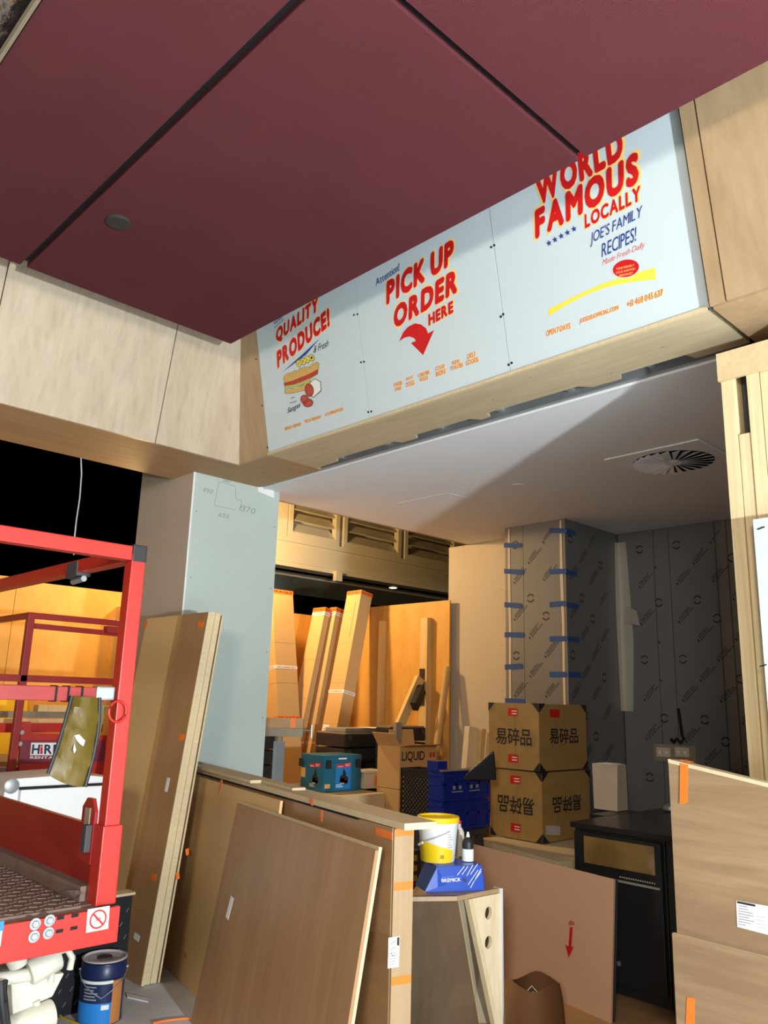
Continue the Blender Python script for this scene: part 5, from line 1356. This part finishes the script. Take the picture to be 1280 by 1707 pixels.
# dark lattice crate and blue crates
def crate(name, p, wl, wr, h, mat, label, lattice=False, group=None):
    t = thing(name, p+V((wr/2, wl/2, 0)), label, 'crate', group)
    w = .012
    if lattice:
        MB().box(p+V((.02, .02, 0)), p+V((wr-.02, wl-.02, .012))).build('base', mat, t)
        for (a, b) in (((0, 0), (w, w)), ((wr-w, 0), (wr, w)), ((0, wl-w), (w, wl)), ((wr-w, wl-w), (wr, wl))):
            MB().box(p+V((a[0], a[1], 0)), p+V((b[0], b[1], h))).build('corner_post', mat, t)
        for z0 in (0, h-.05):
            for a, b in (((0, 0), (wr, w)), ((0, wl-w), (wr, wl)), ((0, 0), (w, wl)), ((wr-w, 0), (wr, wl))):
                MB().box(p+V((a[0], a[1], z0)), p+V((b[0], b[1], z0+.05))).build('rim', mat, t)
        m = MB(); st = .034
        for ax in (0, 1):
            Lx = wr if ax == 0 else wl; k = -h
            while k < Lx:
                for sgn in (1, -1):
                    s0, s1 = k, k+h-.05; z0, z1 = (.03, h-.03) if sgn == 1 else (h-.03, .03)
                    c0, c1 = max(0, s0), min(Lx, s1)
                    if c1 > c0+.005:
                        f0_ = (c0-s0)/(s1-s0); f1_ = (c1-s0)/(s1-s0)
                        za, zb = z0+(z1-z0)*f0_, z0+(z1-z0)*f1_
                        if ax == 0: m.bar(p+V((c0, .006, za)), p+V((c1, .006, zb)), .007, .007)
                        else: m.bar(p+V((.006, c0, za)), p+V((.006, c1, zb)), .007, .007)
                k += st
        o = m.build('lattice', mat, t, fix=False); o['kind'] = 'stuff'
        MB().box(p+V((.02, .02, .012)), p+V((wr-.02, wl-.02, h*.85))).build('liner', M_['timbgrey'], t)
    else:
        for nm_, a, b in (('side', (0, 0, 0), (w, wl, h)), ('side', (wr-w, 0, 0), (wr, wl, h)), ('front', (w, 0, 0), (wr-w, w, h)), ('back', (w, wl-w, 0), (wr-w, wl, h)), ('bottom', (w, w, 0), (wr-w, wl-w, w))):
            MB().box(p+V(a), p+V(b)).build(nm_, mat, t)
        for z0 in (h-.035, h*.5, .0):
            MB().box(p+V((-.008, -.012, z0)), p+V((wr+.008, 0, z0+.022))).build('rib', mat, t, bevel=.003)
            MB().box(p+V((-.012, 0, z0)), p+V((0, wl, z0+.022))).build('rib', mat, t, bevel=.003)
        for k in range(5):
            x = wr*k/4; MB().box(p+V((x-.008, -.012, .022)), p+V((x+.008, 0, h-.035))).build('rib', mat, t)
    return t
bn = at(738, 1388, d=5.15)
bz = bn.z
b1_ = crate('plastic_crate', V((bn.x, bn.y, bz)), .13, .46, .185, M_['bluecrate'], 'lower blue plastic crate beside the brown cartons', group='blue crates')
b2_ = crate('plastic_crate', V((bn.x, bn.y, bz+.19)), .13, .46, .185, M_['bluecrate'], 'upper blue plastic crate with white print beside the brown cartons', group='blue crates')
Fb = faceR(V((bn.x, bn.y-.013, bz+.19)), .46, .185)
for s in (.12, .5):
    for k in range(2):
        fquad(b2_, 'printed_logo', Fb, s+.05+k*.13, s+.11+k*.13, .38, .5, 'pencil', .001)
    fquad(b2_, 'printed_text', Fb, s+.03, s+.27, .28, .32, 'pencil', .001)
MB().box((bn.x-.02, bn.y-.016, bz+.376), (bn.x+.47, bn.y+.02, bz+.386)).build('rim_strip', M_['timbgrey'], b2_)
MB().box((bn.x-.03, bn.y+.02, bz+.376), (bn.x+.06, bn.y+.12, bz+.44)).build('corner_grip', M_['bluecrate'], b2_, bevel=.004)
st_ = thing('crate_stand', (bn.x+.2, bn.y+.15, 0), 'dark stand under the blue plastic crates', 'stand')
MB().box((bn.x-.05, bn.y-.02, bz-.04), (bn.x+.43, bn.y+.15, bz-.002)).build('top', M_['darkgrey'], st_)
for a, b in ((0, 0), (.4, 0), (0, .10), (.4, .10)):
    MB().box((bn.x+a-.03, bn.y+b, 0), (bn.x+a+.01, bn.y+b+.04, bz-.04)).build('leg', M_['darkgrey'], st_)
ld = at(722, 1376, d=5.55)
ld = V((ld.x+.29, ld.y-.12, ld.z+.02))
dc = crate('plastic_crate', V((ld.x-.29, ld.y+.12, ld.z-.02)), .33, .20, .36, M_['blackplastic'], 'dark lattice sided plastic crate left of the blue crates', True)
st_ = thing('crate_stand', (ld.x-.15, ld.y+.2, 0), 'dark box under the lattice crate', 'stand')
MB().box((ld.x-.30, ld.y+.11, 0), (ld.x-.08, ld.y+.45, ld.z-.025)).build('body', M_['darkgrey'], st_, bevel=.004)

# black storage organisers
def organiser(p, wl, wr, n, hh, label, group='black storage cases'):
    t = thing('storage_case_stack', p+V((wr/2, wl/2, 0)), label, 'storage case', group)
    for k in range(n):
        b = MB().box(p+V((0, 0, k*hh)), p+V((wr, wl, k*hh+hh-.012))).build('case', M_['blackplastic'], t, bevel=.008)
        MB().box(p+V((wr*.3, -.012, k*hh+.02)), p+V((wr*.7, 0, k*hh+.045))).build('handle', M_['blackplastic'], b, bevel=.004)
        for s in (.08, .88): MB().box(p+V((wr*s, -.010, k*hh+hh*.45)), p+V((wr*s+.03, 0, k*hh+hh*.8))).build('latch', M_['darkgrey'], b)
    MB().box(p+V((.01, .01, n*hh-.012)), p+V((wr-.01, wl-.01, n*hh))).build('lid', M_['timbgrey'], t)
    return t
g1_ = at(572, 1296, d=6.95)
organiser(V((g1_.x, g1_.y, g1_.z-.25)), .40, .56, 5, .125, 'tall stack of black storage cases behind the teal case', None)
g2_ = at(648, 1290, d=6.95)
organiser(V((g2_.x, g2_.y, g2_.z-.25)), .18, .46, 5, .13, 'stack of black storage cases behind the LIQUID carton', None)
g3_ = at(428, 1302, d=6.1)
organiser(V((g3_.x-.16, g3_.y+.02, g3_.z-.1)), .3, .40, 4, .11, 'stack of black storage cases beside the grey column', None)
for g, w, l in ((g1_, .6, 'cases behind the teal case'), (g2_, .6, 'cases behind the LIQUID carton'), (g3_, .4, 'cases beside the column')):
    zt3 = g.z-.25 if w == .6 else g.z-.1
    x0 = g.x if w == .6 else g.x-.16
    t = thing('trolley', (x0+.2, g.y+.2, 0), 'dark trolley base under the black storage '+l, 'trolley')
    gd_ = .16 if g is g2_ else .32
    MB().box((x0, g.y+.02, zt3-.05), (x0+w*.75, g.y+gd_, zt3-.003)).build('platform', M_['darkgrey'], t)
    for a, b in ((.04, .05), (w*.68, .05), (.04, gd_-.05), (w*.68, gd_-.05)):
        MB().box((x0+a, g.y+b, 0), (x0+a+.03, g.y+b+.03, zt3-.05)).build('leg', M_['darkgrey'], t)
for k, (px0, py0, w, dd_) in enumerate(((565, 1222, .46, .30), (600, 1228, .3, .2))):
    pass
o = MB().box((g1_.x+.05, g1_.y+.05, g1_.z-.25+.628), (g1_.x+.5, g1_.y+.33, g1_.z-.25+.66)).build('folded_level', M_['galv'], None, bevel=.004); tag(o, 'flat grey metal tray on the black cases behind the teal case', 'tray')
o = MB().prism([V((g1_.x+.30, g1_.y-.06, g1_.z-.25+.664)), V((g1_.x+.50, g1_.y-.02, g1_.z-.25+.664)), V((g1_.x+.46, g1_.y+.18, g1_.z-.25+.664)), V((g1_.x+.26, g1_.y+.14, g1_.z-.25+.664))], (0, 0, .003)).build('paper_sheet', M_['paper']); tag(o, 'loose paper sheet on the grey tray behind the teal case', 'paper')
# galvanised studs standing upright
for px, py0, py1, d_, lb_ in ((468, 1236, 1303, 5.45, 'short galvanised steel stud upright beside the black cases'), (665, 1204, 1250, 6.86, 'galvanised steel stud upright behind the LIQUID carton'), (449, 1240, 1256, 6.3, None)):
    if lb_ is None: continue
    a = at(px, py0, d=d_)
    t = thing('steel_stud', (a.x, a.y, 0), lb_, 'stud', None)
    MB().box((a.x-.03, a.y-.002, 0), (a.x+.03, a.y+.002, a.z)).build('web', M_['galv'], t); MB().box((a.x-.034, a.y-.003, 0), (a.x-.0305, a.y+.035, a.z)).build('flange', M_['galv'], t); MB().box((a.x+.0305, a.y-.003, 0), (a.x+.034, a.y+.035, a.z)).build('flange', M_['galv'], t)
# saw horse planks by the column
t = thing('trestle', at(440, 1250, d=5.75), 'trestle with two timber rails and a steel clamp beside the grey column', 'trestle')
a, b = at(405, 1205, d=5.72), at(506, 1203, d=5.72); a.z = b.z = (a.z+b.z)/2
MB().bar(a, b, .045, .065).build('upper_rail', M_['brownv'], t); MB().bar(a-V((0, 0, .066)), b-V((0, 0, .066)), .05, .058).build('lower_rail', M_['timbgrey'], t)
c = a.lerp(b, .83); dr_ = (b-a).normalized()
MB().bar(c-dr_*.018, c+dr_*.018, .048, .068).build('tape_band', M_['orange'], t)
MB().tube([b-V((0, 0, .05)), b+dr_*.06-V((0, 0, .05)), b+dr_*.06-V((0, 0, .09))], .006, 6).build('clamp', M_['galv'], t); MB().tube([b+dr_*.06-V((0, 0, .01)), b+dr_*.06-V((0, 0, .1))], .007, 6).build('clamp', M_['galv'], t)
for f in (.15, .6):
    c = a.lerp(b, f)-V((0, 0, .095))
    for s in (-1, 1):
        q = V((dr_.y, -dr_.x, 0))*s*.18
        MB().bar(c, V((c.x+q.x, c.y+q.y, .002)), .035, .035).build('leg', M_['timbgrey'], t)

# long cardboard boxes leaning on the hoarding
def long_box(At, Am, wl, wr, label, bands, extra=None, a_dir=(0, 1, 0), b_dir=(1, 0, 0)):
    ax = (At-Am).normalized()
    foot = At-ax*((At.z-.01)/ax.z); Lg = (At-foot).length
    t = thing('long_cardboard_box', foot+V((wr/2, wl/2, 0)), label, 'cardboard box', 'long cardboard boxes')
    a = V(a_dir); a = (a-ax*a.dot(ax)).normalized(); b = V(b_dir); b = (b-ax*b.dot(ax)-a*b.dot(a)).normalized()
    Mx = Matrix(((b.x, a.x, ax.x, foot.x), (b.y, a.y, ax.y, foot.y), (b.z, a.z, ax.z, foot.z), (0, 0, 0, 1)))
    bd = MB().box((0, 0, .012), (wr, wl, Lg)).build('body', M_['card'], t, Mx, bevel=.004)
    for z, kind in bands:
        h = .045 if kind == 'o' else .032
        e = .0015
        bb = MB().box((-e, -e, Lg-z-h), (wr+e, wl+e, Lg-z)).build('tape_band', M_['orange' if kind == 'o' else 'paper'], bd, Mx)
        tx, mt = ('FRAGILE', 'ink') if kind == 'o' else ('TOP LOADING ONLY', 'red')
        text_quad('lettering', tx, M_[mt], Mx @ V((-e, wl*.95, Lg-z-h*.75)), Mx @ V((-e, wl*.05, Lg-z-h*.75)), Mx @ V((-e, wl*.95, Lg-z-h*.25)), .001, bb, .01)
        text_quad('lettering', tx, M_[mt], Mx @ V((wr*.05, -e, Lg-z-h*.75)), Mx @ V((wr*.95, -e, Lg-z-h*.75)), Mx @ V((wr*.05, -e, Lg-z-h*.25)), .001, bb, .01)
    for z in (.55, .95, 1.35):
        MB().box((-.0008, -.0008, Lg-z-.002), (wr+.0008, wl+.0008, Lg-z)).build('fold_line', M_['timbgrey'], bd, Mx)
    if extra: extra(bd, Mx, Lg)
    return t
def lblx(wl):
    def f(bd, Mx, Lg):
        z = 1.36
        MB().obox(Mx, (-.002, wl*.52, Lg-z-.15), (-.0005, wl*.95, Lg-z)).build('address_label', M_['paper'], bd)
        for k in range(3): MB().obox(Mx, (-.003, wl*(.60+.1*k), Lg-z-.12), (-.002, wl*(.63+.1*k), Lg-z-.03)).build('label_text', M_['ink'], bd)
        MB().obox(Mx, (-.002, wl*.25, Lg-.48), (-.0008, wl*.28, Lg-.12)).build('printed_text', M_['timbgrey'], bd)
    return f
t4 = at(603, 983, x=5.43); m4 = at(562, 1210, y=t4.y-.02)
long_box(t4, m4, .22, .155, 'tallest long cardboard box leaning right of the others', ((0, 'o'), (1.02, 'w'), (1.42, 'o')), lblx(.22))
t3 = at(561, 1012, x=5.40); m3 = at(519, 1240, y=t3.y)
long_box(t3, m3, .10, .12, 'narrow long cardboard box second from the right', ((0, 'o'), (.05, 'w')))
t2 = at(543, 1012, x=5.30); m2 = at(497, 1240, y=t2.y)
long_box(t2, m2, .20, .07, 'long cardboard box left of the narrow one', ((0, 'o'), (.05, 'w')))
t1 = at(453, 981, y=6.65); m1 = at(463, 1200, x=t1.x)
long_box(t1, m1, .20, .27, 'bright long cardboard box standing beside the grey column', ((0, 'o'), (.78, 'w'), (1.27, 'o'), (1.9, 'w')))
# conduit pole and timber offcuts
a, b = at(746, 1112, x=5.70), at(722, 1290, x=5.53)
ax = (a-b).normalized(); ft_ = b-ax*((b.z-.02)/ax.z)
o = MB().tube([ft_, a], .033, 14).build('cardboard_tube', M_['card'], None, smooth=True); tag(o, 'pale round tube leaning on the rear column left of the timber offcuts', 'tube')
offs = [(786, 1212, .11, .05, .03), (803, 1215, .05, .05, -.02), (811, 1222, .05, .045, 0), (820, 1216, .08, .03, .02), (792, 1240, .03, .04, 0)]
for k, (px, py, w, d_, lean_) in enumerate(offs):
    a = at(px, py, x=4.98+.085*k)
    foot = V((a.x-.16, a.y, .004))
    o = MB().bar(foot, a, w, d_, (0, 1, 0)).build('timber_offcut', M_['stud'] if k % 2 else M_['plyy'])
    tag(o, ['widest pale timber offcut, leftmost by the brown cartons', 'narrow timber offcut second from the left by the brown cartons', 'thin timber offcut in the middle of the bundle by the cartons', 'tan timber offcut touching the brown cartons', 'shortest thin timber offcut in front of the bundle by the cartons'][k], 'timber', 'timber offcuts by the cartons')
p = at(800, 1300, d=5.35)
m = MB().prism([at(*q, d=5.36) for q in ((764, 1301), (776, 1290), (790, 1279), (804, 1267), (816, 1256), (824, 1252), (828, 1301))], fw*.02)
o = m.build('black_sheet', M_['blackplastic'], None, bevel=.01); tag(o, 'crumpled black plastic sheet lying on the blue crates', 'plastic sheet')
# black sheet propped by the nib
a = at(832, 1010, x=5.6)
# small yellow and black carton behind the counter end
p = at(690, 1476, d=4.2)
t = thing('tool_carton', (p.x, p.y, 0), 'small black and yellow tool carton behind the counter wall end', 'carton')
MB().box((p.x-.12, p.y, p.z), (p.x+.05, p.y+.12, p.z+.17)).build('body', M_['blackplastic'], t, bevel=.003)
fq = V((p.x-.12, p.y, p.z))
for k in range(3): MB().box((p.x-.07, p.y-.0015, p.z+.02+k*.05), (p.x+.02, p.y-.0002, p.z+.05+k*.05)).build('yellow_print', M_['yellow'], t)
MB().box((p.x-.14, p.y-.005, .002), (p.x+.06, p.y+.14, p.z-.002)).build('base_box', M_['darkgrey'], t)
